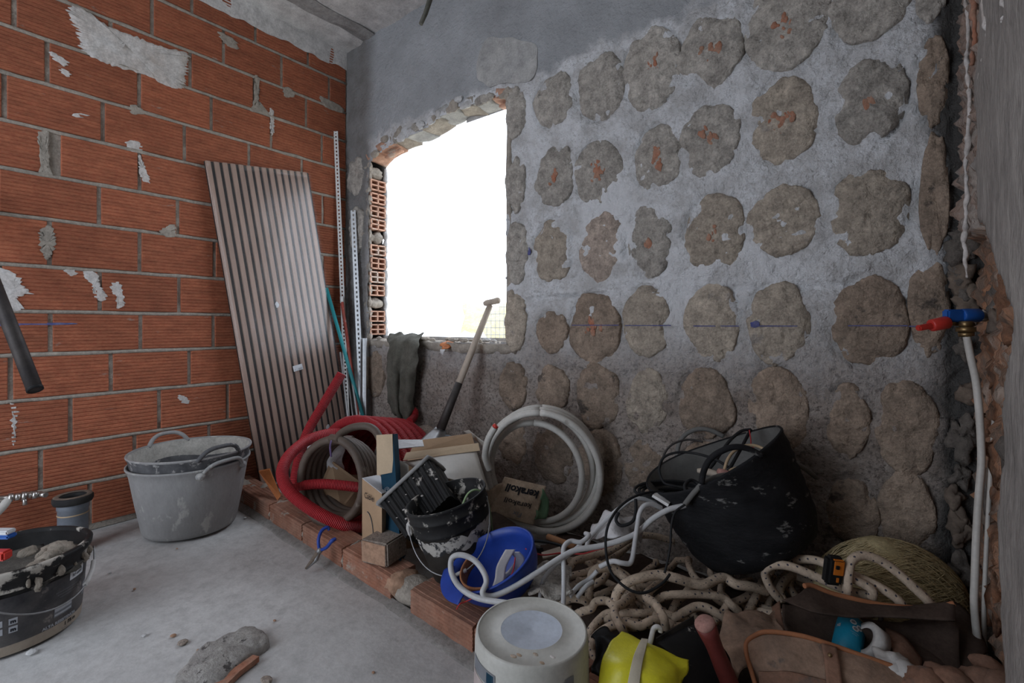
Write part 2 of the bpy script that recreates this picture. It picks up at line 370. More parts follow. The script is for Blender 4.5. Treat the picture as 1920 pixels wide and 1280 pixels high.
def slab(name, pts, off, mat, parent=None):
    """flat or nearly flat polygon with thickness vector off"""
    n = len(pts); V = [Vector(p) for p in pts]+[Vector(p)+off for p in pts]
    Fc = [tuple(range(n)), tuple(range(2*n-1, n-1, -1))]+[(i, i+n, (i+1) % n+n, (i+1) % n) for i in range(n)]
    o = mesh(name, V, Fc, mat, parent)
    bm = bmesh.new(); bm.from_mesh(o.data); bmesh.ops.recalc_face_normals(bm, faces=bm.faces); bm.to_mesh(o.data); bm.free(); return o
def blob(name, c, rx, ry, rz, mat, parent=None, amp=.2, sc=12, seed=0, rot=None, sub=3, power=1):
    bm = bmesh.new(); bmesh.ops.create_icosphere(bm, subdivisions=sub, radius=1); R = rot or Matrix.Identity(3); c = Vector(c)
    bm.verts.index_update(); V = []
    for v in bm.verts:
        d = v.co.normalized(); p = Vector((d.x*rx, d.y*ry, d.z*rz)); f = 1+amp*nz(p, sc, seed)+amp*.5*nz(p, sc*2.3, seed+5); V.append(c+R @ (p*f))
    Fc = [tuple(v.index for v in f.verts) for f in bm.faces]; bm.free(); return mesh(name, V, Fc, mat, parent, sub > 2)
def text(name, body, size, mapf, mat, parent, bold=0, center=True):
    cu = bpy.data.curves.new(name, 'FONT'); cu.body = body; cu.size = size; cu.offset = bold; cu.resolution_u = 2
    if center: cu.align_x = 'CENTER'
    cu.align_y = 'CENTER'
    t = bpy.data.objects.new('t', cu); COL.objects.link(t); bpy.context.view_layer.update()
    me = bpy.data.meshes.new_from_object(t.evaluated_get(bpy.context.evaluated_depsgraph_get())); bpy.data.objects.remove(t)
    bm = bmesh.new(); bm.from_mesh(me); bmesh.ops.triangulate(bm, faces=bm.faces)
    for v in bm.verts: v.co = mapf(v.co.x, v.co.y)
    bm.to_mesh(me); bm.free(); me.name = name; me.materials.clear(); return link(name, me, mat, parent)
def cylmap(mx, rfun, a0, z0, eps=.0012, flip=1):
    def f(x, y): z = z0+y; r = rfun(z)+eps; a = a0+flip*x/r; return mx @ Vector((r*cos(a), r*sin(a), z))
    return f

#STRUCTURE
# ------------------------------------------------------------------ room shell
XL, XR, YW, YB, ZC = -3.05, .215, 2.0, -1.4, 2.975
def grid(name, nu, nv, f, mat, parent=None, hole=None, attr=None, smooth=True):
    V = [f(i/nu, j/nv) for i in range(nu+1) for j in range(nv+1)]; Fc = []
    for i in range(nu):
        for j in range(nv):
            q = (i*(nv+1)+j, (i+1)*(nv+1)+j, (i+1)*(nv+1)+j+1, i*(nv+1)+j+1)
            if hole and hole((V[q[0]]+V[q[2]])/2): continue
            Fc.append(q)
    o = mesh(name, V, Fc, mat, parent, smooth)
    if attr:
        a = o.data.attributes.new('depth', 'FLOAT', 'POINT')
        for i, v in enumerate(V): a.data[i].value = attr(v)
    return o
def floor_f(u, v):
    x = XL-.15+u*3.9; y = YB-.1+v*(2.3-YB); p = Vector((x, y, 0)); return Vector((x, y, .004*nz(p, 2.5)+.0025*nz(p, 11)-.003))
struct(grid('floor', 130, 120, floor_f, 'concrete_floor'))
def ceil_f(u, v):
    x = XL-.1+u*3.7; y = YB-.1+v*(2.25-YB); p = Vector((x, y, 0)); d = .018 if x < -2.86 else 0
    return Vector((x, y, ZC+.008*nz(p, 5)+.004*nz(p, 18)-d))
c_o = grid('ceiling', 120, 100, lambda u, v: ceil_f(u, 1-v), 'ceiling_concrete'); struct(c_o)
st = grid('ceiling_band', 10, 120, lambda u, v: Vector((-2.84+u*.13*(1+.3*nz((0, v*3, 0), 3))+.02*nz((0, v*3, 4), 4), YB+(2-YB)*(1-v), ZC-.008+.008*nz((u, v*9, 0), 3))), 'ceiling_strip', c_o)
wlback = None
# window wall -------------------------------------------------------
nearO = [(-2.78, .90), (-2.785, 1.5), (-2.79, 2.02), (-2.77, 2.12), (-2.62, 2.175), (-2.45, 2.185), (-2.25, 2.20), (-2.1, 2.235), (-1.97, 2.27), (-1.83, 2.245), (-1.7, 2.26), (-1.6, 2.225), (-1.576, 2.2), (-1.576, .905)]
def inpoly(x, z, P):
    c = False; n = len(P)
    for i in range(n):
        x1, z1 = P[i]; x2, z2 = P[i-1]
        if (z1 > z) != (z2 > z) and x < (x2-x1)*(z-z1)/(z2-z1)+x1: c = not c
    return c
def px_dab(cx, cy, rx, ry):
    c = onY(cx, cy, YW); l = onY(cx-rx, cy, YW); r = onY(cx+rx, cy, YW); t = onY(cx, cy-ry, YW); b = onY(cx, cy+ry, YW)
    return ((l.x+r.x)/2, (t.z+b.z)/2, (r.x-l.x)/2, (t.z-b.z)/2)
G, N_, B_, P_ = 'dab_grey', 'dab_tan', 'dab_brown', 'dab_pale'
DABS = [(1040, 187, 38, 48, G, 0), (1125, 162, 44, 62, G, 0), (1223, 125, 55, 76, G, 1), (1335, 92, 60, 70, G, 2), (1474, 42, 80, 84, G, 2), (1635, 2, 80, 72, G, 0), (1745, -8, 30, 50, G, 0), (1890, -40, 5, 5, G, 0),
 (1040, 332, 36, 56, G, 1), (1122, 322, 44, 62, G, 3), (1235, 295, 46, 62, G, 3), (1333, 260, 54, 66, G, 2), (1471, 227, 68, 79, N_, 3), (1633, 187, 72, 84, G, 1), (1750, 152, 31, 84, B_, 0),
 (1038, 470, 38, 59, N_, 0), (1130, 465, 46, 64, P_, 0), (1218, 453, 41, 66, G, 1), (1339, 441, 57, 76, N_, 1), (1470, 412, 71, 64, N_, 0), (1632, 395, 77, 82, N_, 0), (1752, 362, 28, 118, B_, 0),
 (1036, 622, 30, 40, B_, 0), (1116, 616, 46, 66, B_, 2), (1211, 603, 44, 66, N_, 0), (1337, 603, 53, 72, N_, 0), (1459, 608, 59, 79, N_, 0), (1629, 603, 74, 84, B_, 0), (1742, 575, 40, 92, B_, 0),
 (962, 722, 26, 45, B_, 0), (1035, 727, 31, 44, B_, 0), (1121, 742, 40, 62, B_, 0), (1214, 752, 38, 60, N_, 0), (1325, 758, 54, 66, B_, 0), (1460, 768, 58, 76, B_, 0), (1590, 790, 42, 70, B_, 0), (1700, 800, 62, 88, B_, 0),
 (1038, 850, 36, 56, B_, 0), (1125, 868, 42, 60, B_, 0), (1212, 880, 42, 54, B_, 0), (1330, 900, 60, 66, B_, 0), (1600, 960, 50, 64, B_, 0), (1700, 960, 56, 80, B_, 0), (960, 830, 28, 40, B_, 0),
 (966, 212, 19, 48, G, 0), (967, 347, 19, 50, G, 0), (970, 475, 21, 60, G, 0), (966, 600, 20, 58, N_, 0), (667, 330, 16, 36, G, 0), (668, 430, 14, 44, G, 0), (703, 700, 17, 44, B_, 0)]
DW = [px_dab(*d[:4]) for d in DABS]
def dab_edge(x, z):
    m = 9
    for (cx, cz, rx, rz) in DW:
        if abs(x-cx) < rx*1.5 and abs(z-cz) < rz*1.5:
            m = min(m, abs(sqrt(((x-cx)/rx)**2+((z-cz)/rz)**2)-1.0))
    return m
def wallw_f(u, v):
    x = XL-.02+u*(.30-XL+.02); z = -.03+v*(ZC+.08); p = Vector((x, 0, z))
    rough = .3 if z > 2.3 else 1
    d = rough*(.009*nz(p, 7)+.007*nz(p, 19)+.006*nz(p, 38))+.008*nz(p, 1.7)
    e = dab_edge(x, z)
    if e < .10: d -= .026*(1-e/.10)*max(0, min(1, nz(p, 7, 3)*2.4+.15))
    if x > .165: d -= .02+.012*nz(p, 24)
    for zz in (.775, 1.135):
        if x > -1.6 and abs(z-zz+.012*nz(p, 4)) < .010: d -= .02*max(0, nz(p, 3, 8)+.3)
    edge = inpoly(x, z, [(a+(.03 if a > -2 else -.03)*1.4, b) for a, b in nearO])
    return Vector((x+.006*nz(p, 30, 4), YW-d, z+.006*nz(p, 30, 9)))
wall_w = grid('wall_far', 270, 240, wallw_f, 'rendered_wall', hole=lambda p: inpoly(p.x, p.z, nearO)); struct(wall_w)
farO = [(-2.80, .905), (-2.81, 1.6), (-2.80, 2.14), (-2.70, 2.20), (-2.57, 2.255), (-2.3, 2.28), (-2.1, 2.27), (-1.85, 2.235), (-1.576, 2.205), (-1.576, .905)]
back_o = grid('outer_face', 90, 80, lambda u, v: Vector((.5-u*(3.7), YW+.15, -.3+v*(3.5))), 'plaster_white', wall_w, hole=lambda p: inpoly(p.x, p.z, [(a, b) for a, b in farO]))
# left jamb: broken hollow bricks seen end-on, each brick a piece
def hollow_brick(name, c, w, d, h, cols_, rows_, mat, parent, rot=None, wall=.009, ribz=True):
    """brick whose open end (local +X face) shows cols_ x rows_ cells; w along X, d along Y, h along Z"""
    mb = MB(); R = rot or Matrix.Identity(3); c = Vector(c)
    def bx(x, y, z, sx, sy, sz): V, Fc = box_vf(c+R @ Vector((x, y, z)), sx, sy, sz, R); mb.add(V, Fc)
    bx(-w*.3, 0, 0, w*.4, d, h)
    for i in range(rows_+1): bx(w*.2, 0, -h/2+wall/2+i*(h-wall)/rows_, w*.6, d, wall)
    for j in range(cols_+1): bx(w*.2, -d/2+wall/2+j*(d-wall)/cols_, 0, w*.6, wall, h)
    return mb.build(name, mat, parent)
z = .93; k = 0
while z < 2.10:
    h = .080+random.uniform(-.004, .004)
    if k % 5 != 2:
        hollow_brick('jamb_brick', (-2.815+random.uniform(-.006, .006), YW+.075+random.uniform(-.006, .004), z+h/2), .08, .125, h-.004, 2, 2, 'brick_pale', wall_w, rotz(random.uniform(-.04, .04)))
    else:
        blob('jamb_mortar', (-2.825, YW+.07, z+h/2),   .04, .066, h*.5, 'mortar', wall_w, .7, 22, k)
    z += h+.012; k += 1
for i in range(16): # crumbled mortar between and beside the jamb bricks
    zz = .93+i*.078; blob('jamb_mortar', (-2.80, YW+.012+.008*random.random(), zz), .022, .018, .04, 'mortar', wall_w, .4, 40, i, sub=2)
for i in range(12):
    zz = .95+i*.1; blob('jamb_mortar', (-2.795, YW+.148, zz), .022, .016, .06, 'plaster_white', wall_w, .4, 40, i+30, sub=2)
# right jamb, lintel underside and sill as rough solid masonry
sheet('jamb_render', [[Vector((-1.575+.006*nz((k, j, 0), .9), YW-.004+.155*k/4, .88+j*.19)) for j in range(8)] for k in range(5)], 'mortar', wall_w, 2, .03)
lint = [(-2.80, 2.13), (-2.70, 2.165), (-2.55, 2.20), (-2.40, 2.205), (-2.25, 2.215), (-2.1, 2.245), (-1.97, 2.265), (-1.83, 2.245), (-1.7, 2.245), (-1.56, 2.215)]
lmats = ['brick_pale', 'brick_pale', 'mortar', 'patch_grey', 'mortar', 'patch_grey', 'mortar', 'patch_grey', 'brick_pale']
for i in range(len(lint)-1):
    (x0, z0), (x1, z1) = lint[i], lint[i+1]
    jit = lambda s: Vector((random.uniform(-.01, .01), 0, random.uniform(-.008, .008)))
    rows = [[Vector((x0+(x1-x0)*t, YW+.005+.15*s, z0+(z1-z0)*t+.012*nz((x0+t*.1, s, 0), 9)-.004*i*0+ (.02 if s in (0, 1) else 0)*0)) + jit(0) for t in (0, .5, 1)] for s in (0, .33, .66, 1)]
    sheet('lintel_piece', rows, lmats[i], wall_w, 3, -.05)
    if i in (1, 8):
        sheet('lintel_piece', [[r+Vector((.02, 0, -.018)) for r in row[:]] for row in rows[1:3]], 'brick_pale', wall_w, 2, .012)
for i in range(26): # ragged plaster crust along the broken head
    t = random.random()*(len(lint)-1.01); j = int(t); f = t-j
    x = lint[j][0]*(1-f)+lint[j+1][0]*f; zz = lint[j][1]*(1-f)+lint[j+1][1]*f
    blob('lintel_crust', (x, YW-.002, zz+random.uniform(.0, .05)), random.uniform(.02, .05), .014, random.uniform(.015, .035), random.choice(['mortar', 'dab_grey', 'plaster_white']), wall_w, .5, 30, i, sub=2)
sheet('window_sill_bed', [[Vector((-2.86+1.34*i/7, YW-.012+.18*j/3, .903+.012*nz((i, j, 0), .8)+(-.012 if j == 0 else 0))) for i in range(8)] for j in range(4)], 'mortar', wall_w, 4, .05, wob=.008, wsc=25)
for i in range(26):
    x = -2.78+random.random()*1.2; y = YW+random.random()*.13
    s = random.uniform(.008, .022); blob('mortar_lump', (x, y, .905+s*.4), s*1.5, s, s*.7, random.choice(['mortar', 'plaster_white', 'mortar', 'dab_tan']), wall_w, .5, 50, i, sub=2)
# adhesive dabs left by the removed tiles
for i, ((cx, cz, rx, rz), d) in enumerate(zip(DW, DABS)):
    if d[2] < 6: continue
    FR = [.001, .12, .24, .36, .48, .6, .7, .8, .88, .95, 1.0, 1.02]; HT = [.004, .004, .0042, .0042, .0040, .0038, .0034, .003, .0022, .001, -.003, -.03]; seg, ring = 80, 12; V = []; Fc = []; sd = i*3.7
    e = 2.05+.2*sin(i*1.9); tw = .25*sin(i*2.3); notch = (i*1.3) % (2*pi) if i % 3 == 0 else None
    for a in range(seg):
        t = 2*pi*a/seg; R = (abs(cos(t))**e+abs(sin(t))**e)**(-1/e)*(1+.13*nz((cos(t), sin(t), sd), 1.3)+.06*nz((cos(t), sin(t), sd), 3.2)+.03*nz((cos(t), sin(t), sd), 9)+.02*nz((cos(t), sin(t), sd), 22))
        if notch is not None:
            dn = abs((t-notch+pi) % (2*pi)-pi)
            if dn < .5: R *= 1-.16*(1-dn/.5)
        for k in range(ring):
            f = FR[k]; x = cx+rx*R*f*cos(t+tw*.1); zz = cz+rz*R*f*sin(t); p = Vector((x, i*.3, zz))
            hgt = HT[k]+(.004*nz(p, 9)-.006*max(0, .22-abs(nz(p, 11, 5)))*3+.005*nz(p, 30)+.003*nz(p, 60)+.003)*(1 if k < 11 else 0)
            V.append(Vector((x, YW-hgt-.0045+(max(0, nz((cos(t), sin(t), sd+5), 1.7)+.12)*.035*max(0, FR[k]-.72)/.3 if 5 < k < 11 else 0), zz)))
    for a in range(seg):
        a2 = (a+1) % seg
        for k in range(ring-1): Fc.append((a*ring+k, a*ring+k+1, a2*ring+k+1, a2*ring+k))
    Fc.append(tuple(a*ring for a in range(seg)))
    dab = mesh('mortar_dab', V, Fc, d[4], wall_w, True)
    for q in range(d[5]*6):
        a = random.random()*6.28; rr = random.random()*.35
        s = random.uniform(.004, .014)
        blob('brick_fragment', (cx+rx*rr*cos(a), YW-.0105, cz+rz*rr*sin(a)), s*.8, .0035, s*random.uniform(.8, 2.2), 'terracotta_bit', dab, .6, 60, q+i, rot=Matrix.Rotation(random.uniform(-.8, .2), 3, 'Y'), sub=2)
# blue laser chalk line with its smudges
for (a, b) in [((1072, 609), (1160, 610)), ((1172, 610), (1258, 610)), ((1300, 611), (1385, 611)), ((1408, 611), (1495, 611)), ((1590, 610), (1702, 611)), ((1704, 611), (1740, 612))]:
    A = onY(*a, YW-.013); Bq = onY(*b, YW-.013); MT.setdefault('chalk_blue', None) or add('chalk_blue', (.07, .08, .26), (.14, .14, .24), 30, .9, 0)
    box('chalk_line', (A+Bq)/2, (Bq-A).length, .0012, .0035, 'chalk_blue', wall_w, bev=0)
for (x, y, sx, sz) in [(1414, 606, .024, .028), (992, 470, .012, .05)]:
    A = onY(x, y, YW-.010); blob('chalk_smudge', A, sx*.7, .001, sz*.45, 'chalk_blue', wall_w, .8, 40, 3)
# white patches above the window
for (pts, mt) in [([(905, 75), (960, 70), (1000, 85), (1005, 120), (985, 150), (930, 160), (893, 150), (895, 110)], 'plaster_white')]:
    V = [onY(x+random.uniform(-4, 4), y, YW-.0075) for x, y in pts]; V = [p+Vector((.02*nz(p, 14), 0, .02*nz(p, 14, 6))) for p in spline(V, 8, True)]
    slab('plaster_patch', V, Vector((0, .03, 0)), 'patch_grey', wall_w)

# left wall of hollow bricks --------------------------------------------
def ll(u, v):
    y = YB+u*(2.03-YB); zz = v*ZC; p = Vector((0, y, zz)); return Vector((XL-.002+.004*nz(p, 14)+.003*nz(p, 40), y, zz))
wall_l = grid('wall_left', 150, 140, lambda u, v: ll(1-u, v), 'mortar'); struct(wall_l)
def groove_mesh(L, H, d, n=11, dep=.0032):
    """brick lying along Y, front face at +X with horizontal grooves; origin at its centre on the wall plane"""
    prof = []; ph = H/n
    for i in range(n):
        z0 = -H/2+i*ph; prof += [(d-dep, z0), (d, z0+ph*.22), (d, z0+ph*.78), (d-dep, z0+ph*.98)]
    prof[0] = (d-dep*1.6, -H/2); prof.append((d-dep*1.6, H/2)); prof = [(-.01, -H/2)]+prof+[(-.01, H/2)]
    V = []; Fc = []; m = len(prof)
    for y in (-L/2, -L/2+.003, L/2-.003, L/2):
        e = .004 if abs(y) == L/2 else 0
        V += [(max(x-e, -.01), y, z) for x, z in prof]
    for k in range(3):
        for i in range(m-1): Fc.append((k*m+i, (k+1)*m+i, (k+1)*m+i+1, k*m+i+1))
    Fc.append(tuple(range(m))); Fc.append(tuple(3*m+i for i in range(m-1, -1, -1)))
    return V, Fc
bm_cache = {}
def wall_brick(y0, y1, z0, z1):
    L = round((y1-y0)/.02)*.02; H = round((z1-z0)/.01)*.01; key = (L, H)
    if key not in bm_cache:
        V, Fc = groove_mesh(1, 1, .0065); me = bpy.data.meshes.new('brick')
        V, Fc = groove_mesh(L, H, .0065); me.from_pydata(V, [], Fc); me.materials.append(MT['brick']); bm_cache[key] = me
    o = link('brick', bm_cache[key], None, wall_l)
    o.location = (XL+random.uniform(-.001, .0015), (y0+y1)/2, (z0+z1)/2); o.scale = (1, (y1-y0)/L, (z1-z0)/H); o.rotation_euler = (random.uniform(-.004, .004), 0, random.uniform(-.003, .003))
ZL = [.02, .235, .437, .66, .865, 1.06, 1.268, 1.488, 1.69, 1.90, 2.11, 2.317, 2.525, 2.735, 2.95]
PH = [.24, .067, .17, .31, .095, .27, .095, .265, .095, .286, .083, .32, .145, .33]
rb = random.Random(3)
for k in range(len(ZL)-1):
    j = PH[k]-.34*4; js = []
    while j < 2.0:
        js.append(j+rb.uniform(-.006, .006)); j += .3425
    js.append(2.0+.01); g = .017
    for a, b in zip(js, js[1:]):
        if b-a < .04: continue
        wide = .03 if (k in (8, 10) and abs(a-(PH[k]+.34)) < .1 and k == 8) else 0
        wall_brick(a+g/2+wide, min(b-g/2, 1.992), ZL[k]+g/2+.001, ZL[k+1]-g/2)
# irregular courses of mortar standing proud in the joints
for k in range(1, len(ZL)-1):
    pts = [Vector((XL+.001, -1+3*t/40, ZL[k]+.004*nz((t, k, 0), .7))) for t in range(41)]
    tube('bed_joint', pts, [.0095+.004*nz((t, k, 5), .9) for t in range(41)], 'mortar', wall_l, 6)
def smear(name, pts, X, mat, n=5, th=.004, jag=.012, seed=0):
    V = [onX(x, y, X) for x, y in pts]; V = spline(V, n*4, True)
    V = [p+Vector((0, jag*nz(p, 30, seed)+jag*2.2*nz((0, 0, p.z), 130, seed), jag*.8*nz(p, 60, seed+4))) for p in V]
    c = sum(V, Vector())/len(V); R = []; m = len(V); Fc = []
    rings = [1.0, .97, .8, .5, .2]
    for q, s in enumerate(rings):
        for p in V:
            w = c+(p-c)*s; R.append(w+Vector((th*(0 if q == 0 else .8+.6*nz(w, 25, seed)), 0, 0)))
    for q in range(len(rings)-1):
        for i in range(m): Fc.append((q*m+i, q*m+(i+1) % m, (q+1)*m+(i+1) % m, (q+1)*m+i))
    Fc.append(tuple((len(rings)-1)*m+i for i in range(m))); return mesh(name, R, Fc, mat, wall_l, True)
XF = XL+.0062
smear('plaster_smear', [(125, 18), (150, 14), (200, 48), (262, 72), (315, 92), (352, 100), (350, 132), (345, 160), (322, 166), (280, 143), (210, 122), (158, 98), (148, 72), (140, 46)], XF, 'lime_smear', th=.006)
smear('plaster_smear', [(-30, 500), (12, 508), (34, 520), (40, 535), (55, 548), (30, 556), (24, 568), (38, 578), (20, 585), (-30, 575)], XF, 'lime_smear', seed=3)
for i, q in enumerate([[(160, 508), (180, 512), (188, 535), (200, 555), (190, 565), (176, 552), (170, 530), (158, 520)], [(208, 535), (222, 528), (232, 550), (230, 575), (220, 578), (217, 556)], [(238, 265), (262, 266), (268, 282), (250, 284), (240, 278)],
    [(92, 95), (112, 105), (128, 118), (120, 124), (100, 110)], [(115, 128), (134, 138), (125, 142), (114, 136)], [(135, 213), (160, 212), (170, 216), (150, 220), (137, 218)], [(506, 208), (512, 205), (514, 235), (510, 255), (507, 235)],
    [(260, 290), (266, 300), (278, 330), (280, 345), (268, 340), (262, 318)], [(124, 505), (136, 502), (146, 512), (136, 518), (128, 515)], [(22, 760), (28, 762), (30, 790), (27, 830), (23, 826)], [(335, 740), (352, 745), (355, 756), (338, 752)]]):
    smear('plaster_smear', q, XF, 'lime_smear', 4, .002, .006, i)
for i, q in enumerate([[(72, 255), (84, 245), (92, 256), (92, 320), (98, 330), (70, 328), (76, 318)], [(242, 200), (255, 197), (270, 212), (250, 214)], [(78, 430), (98, 425), (105, 455), (95, 480), (85, 485), (74, 460)], [(478, 145), (486, 150), (486, 200), (505, 215), (470, 208), (474, 198)],
    [(300, 432), (326, 420), (330, 440), (312, 445)], [(410, 60), (440, 75), (446, 92), (424, 84)], [(530, 165), (545, 165), (552, 180), (536, 182)], [(600, 180), (640, 200), (642, 212), (610, 200)]]):
    smear('mortar_smear', q, XF, 'mortar', 4, .004, .006, i+20)
smear('chalk_mark', [(-20, 606), (60, 605), (130, 605), (140, 608), (60, 610), (-20, 611)], XF+.0005, 'chalk_blue', 3, .0008, .001, 2)
# white plaster band under the ceiling along the brick wall
band = grid('trim_1', 150, 10, lambda u, v: Vector((XL+.0085+.003*nz((u*40, v, 0), 1), YB+(2.0-YB)*(1-u), 2.83+.018*nz((u*9, 0, 0), 3)*(1-v)+.012*nz((u*60, 2, 0), 1)*(1-v)+v*(ZC-2.82))), 'band_white'); struct(band)
# right wall -----------------------------------------------------------
def chase_depth(y, zz):
    """0 = plaster face, 1 = broken brick in the chase"""
    w = .05*nz((y*3, zz*5, 0), 1)+.03*nz((y*9, zz*14, 3), 1)
    lim = 1.60 if zz > 1.25 else (1.60-(1.25-zz)*1.75 if zz > 1.03 else 1.20+.13*max(0, sin(min(1.0, (1.03-zz)*1.15)*pi)))
    e = (y-(lim+w))/.03
    return max(0, min(1, e))
def rw_f(u, v):
    y = YB+(2.02-YB)*u**.75; zz = v*ZC; p = Vector((0, y, zz)); c = chase_depth(y, zz)
    x = .185+.004*nz(p, 6)+.002*nz(p, 25)+c*((.024 if zz > 1.25 else .065)+.026*abs(nz(p, 11))*-1+.03*nz(p, 19)+.022*nz(p, 47))
    return Vector((x, y, zz))
wall_r = grid('wall_right', 240, 230, rw_f, 'right_wall', attr=lambda p: chase_depth(p.y, p.z)*(1 if p.z < 1.25 else .2)); struct(wall_r)
for (pts, mt) in [([(1808, -20), (1817, 60), (1812, 120), (1818, 200), (1812, 300), (1812, 400), (1808, 450), (1812, 520)], 'lime_smear'), ([(1836, -20), (1850, 40), (1852, 80), (1846, 110), (1838, 150)], 'lime_smear'), ([(1822, -20), (1828, 60), (1822, 120)], 'terracotta_bit'), ([(1880, -20), (1886, 20), (1880, 40)], 'lime_smear')]:
    P = [onX(x, y, .188) for x, y in pts]; P = [p+Vector((.004*nz(p, 40), .008*nz(p, 40, 3), 0)) for p in spline(P, 12)]
    tube('broken_edge', P, [.005+.004*nz(p, 45)+.003*nz(p,110) for p in P], mt, wall_r, 7)
for i in range(34): # broken brick lumps in the chase
    zz = .05+random.random()*1.1; y = 1.36+random.random()*.6; s = random.uniform(.02, .05)
    blob('broken_brick', (.258-.018*random.random(), y, zz), s*.45, s*.7, s*random.uniform(.9, 2.4), random.choice(['broken_clay', 'dark_rubble', 'dust_brown', 'broken_clay', 'dark_rubble']), wall_r, .95, 34, i, sub=3)
for i in range(22):
    zz = .05+random.random()*1.3; s = random.uniform(.014, .034)
    blob('corner_rubble', (.18+random.random()*.035, 1.998, zz), s, .016, s*1.7, random.choice(['dark_rubble', 'dust_brown', 'dark_rubble']), wall_w, .9, 40, i, sub=3)
# rear wall with the open doorway behind the camera
for nm, (x0, x1, z0, z1) in {'wall_rear': (XL-.1, -2.75, 0, ZC)}.items():
    pass
mb = MB()
for (x0, x1, z0, z1) in [(XL-.1, -2.7, 0, ZC+.05), (-1.05, .35, 0, ZC+.05), (-2.7, -1.05, 2.8, ZC+.05)]:
    V, Fc = box_vf(((x0+x1)/2, YB-.06, (z0+z1)/2), x1-x0, .12, z1-z0); mb.add(V, Fc)
struct(mb.build('wall_rear', 'plaster_white'))
mb = MB(); V, Fc = box_vf((XL-.08, .3, ZC/2), .12, 3.9, ZC+.3); mb.add(V, Fc); mb.build('masonry_core', 'mortar', wall_l)
mb = MB(); V, Fc = box_vf((.40, .3, ZC/2), .12, 3.9, ZC+.3); mb.add(V, Fc); mb.build('masonry_core', 'mortar', wall_r)
mb = MB(); V, Fc = box_vf((-1.4, .3, ZC+.12), 3.9, 3.9, .12); mb.add(V, Fc); mb.build('slab_core', 'mortar', c_o)

# ------------------------------------------------------------------ outside, seen through the opening
struct(mesh('ground_outside', [(-40, 2.2, -.5), (20, 2.2, -.5), (20, 60, -.5), (-40, 60, -.5)], [(0, 1, 2, 3)], 'outside_ground'))
sheet_o = sheet('dry_bank', [[T(870+j*22, yy+4*nz((j, i, 0), 1), D) for j in range(6)] for i, (yy, D) in enumerate([(575, 9), (600, 8.4), (680, 8), (900, 7.8)])], 'dry_bank', None, 4, .1, .15, 2)
tag(sheet_o, 'pale dry grass bank behind wire fence outside the window', 'bank')
fence = thing('wire_fence', T(930, 660, 7), 'thin wire mesh fence outside at right side of window', 'fence')
for i in range(9):
    x = 905+i*8; tube('wire', [T(x, 560+max(0, 4-i)*14, 7), T(x, 805, 7)], .006, 'steel_dull', fence, 5, smooth=False)
for i in range(7):
    y = 575+i*13; tube('wire', [T(900+max(0, 2-i)*18, y, 7), T(972, y, 7)], .006, 'steel_dull', fence, 5, smooth=False)
tag(blob('sandbag', T(890, 745, 6.5), .55, .4, .85, 'outside_white', amp=.2, sc=3), 'bright white heap outside behind the shovel handle', 'heap')
#OBJECTS
# ------------------------------------------------------------------ brick kerb of the shower area
def kerb_y(x): return 1.125-.0655*(x+1.78)
KW, KH = .118, .087
kerb = thing('brick_kerb', (-1.4, 1.15, 0), 'low kerb of hollow bricks laid flat across the concrete floor', 'kerb')
ang = atan2(-.0655, 1)
def kerb_brick(x0, x1, tilt=0):
    L = x1-x0; n = 7; prof = []; H = KH; d = KW
    for i in range(n):
        z0 = i*H/n; prof += [(-.0, z0+.001), (-.0028, z0+H/n*.2), (-.0028, z0+H/n*.8), (0, z0+H/n*.99)]
    prof = [(d, 0)]+prof+[(.004, H)]
    m = 5
    for i in range(m): prof += [(.012+i*(d-.02)/m, H+.001), (.014+i*(d-.02)/m, H+.003), (.030+i*(d-.02)/m, H+.003)]
    prof += [(d-.002, H)]
    V = []; Fc = []; K = len(prof); N = 9
    for q in range(N):
        x = x0+L*q/(N-1)
        for (y, z) in prof:
            p = Vector((x, kerb_y((x0+x1)/2)+y, z)); V.append(Vector((x, kerb_y(x)+y+.0015*nz(p, 20), z+.002*nz(p, 12))))
    for q in range(N-1):
        for i in range(K): Fc.append((q*K+i, q*K+(i+1) % K, (q+1)*K+(i+1) % K, (q+1)*K+i))
    Fc += [tuple(range(K-1, -1, -1)), tuple((N-1)*K+i for i in range(K))]
    o = mesh('brick', V, Fc, 'kerb_brick', kerb)
    bm = bmesh.new(); bm.from_mesh(o.data); bmesh.ops.recalc_face_normals(bm, faces=bm.faces); bm.to_mesh(o.data); bm.free()
for a, b in zip([-3.03, -2.80, -2.445, -2.085, -1.73, -1.28, -.965, -.60, -.25], [-2.81, -2.455, -2.097, -1.742, -1.40, -.975, -.61, -.26, .12]): kerb_brick(a, b)
for x, s in ((-2.805, .010), (-2.45, .012), (-2.091, .012), (-1.736, .012), (-.97, .010), (-.605, .01)):
    blob('mortar_joint', (x, kerb_y(x)+.055, .040), s, .058, .047, 'mortar', kerb, .3, 30, int(x*100), sub=3)
blob('mortar_joint', (-1.34, kerb_y(-1.34)+.058, .043), .10, .062, .046, 'mortar', kerb, .2, 22, 2)
blob('mortar_joint', (-1.385, kerb_y(-1.38)+.04, .06), .05, .06, .038, 'block_front', kerb, .35, 30, 9)
sheet('mortar_skirt', [[Vector((-3.0+3.1*t/40, kerb_y(-3.0+3.1*t/40)+oy+.010*nz((t, oy*40, 0), .45), oz)) for t in range(41)] for oy, oz in ((-.042, -.004), (-.030, .004), (-.004, .010), (.01, .012))], 'skirt_mortar', kerb, 2, .01, .002, 40)
blob('mortar_joint', (-2.93, kerb_y(-2.9)+.03, .075), .10, .06, .03, 'mortar', kerb, .4, 18, 5)

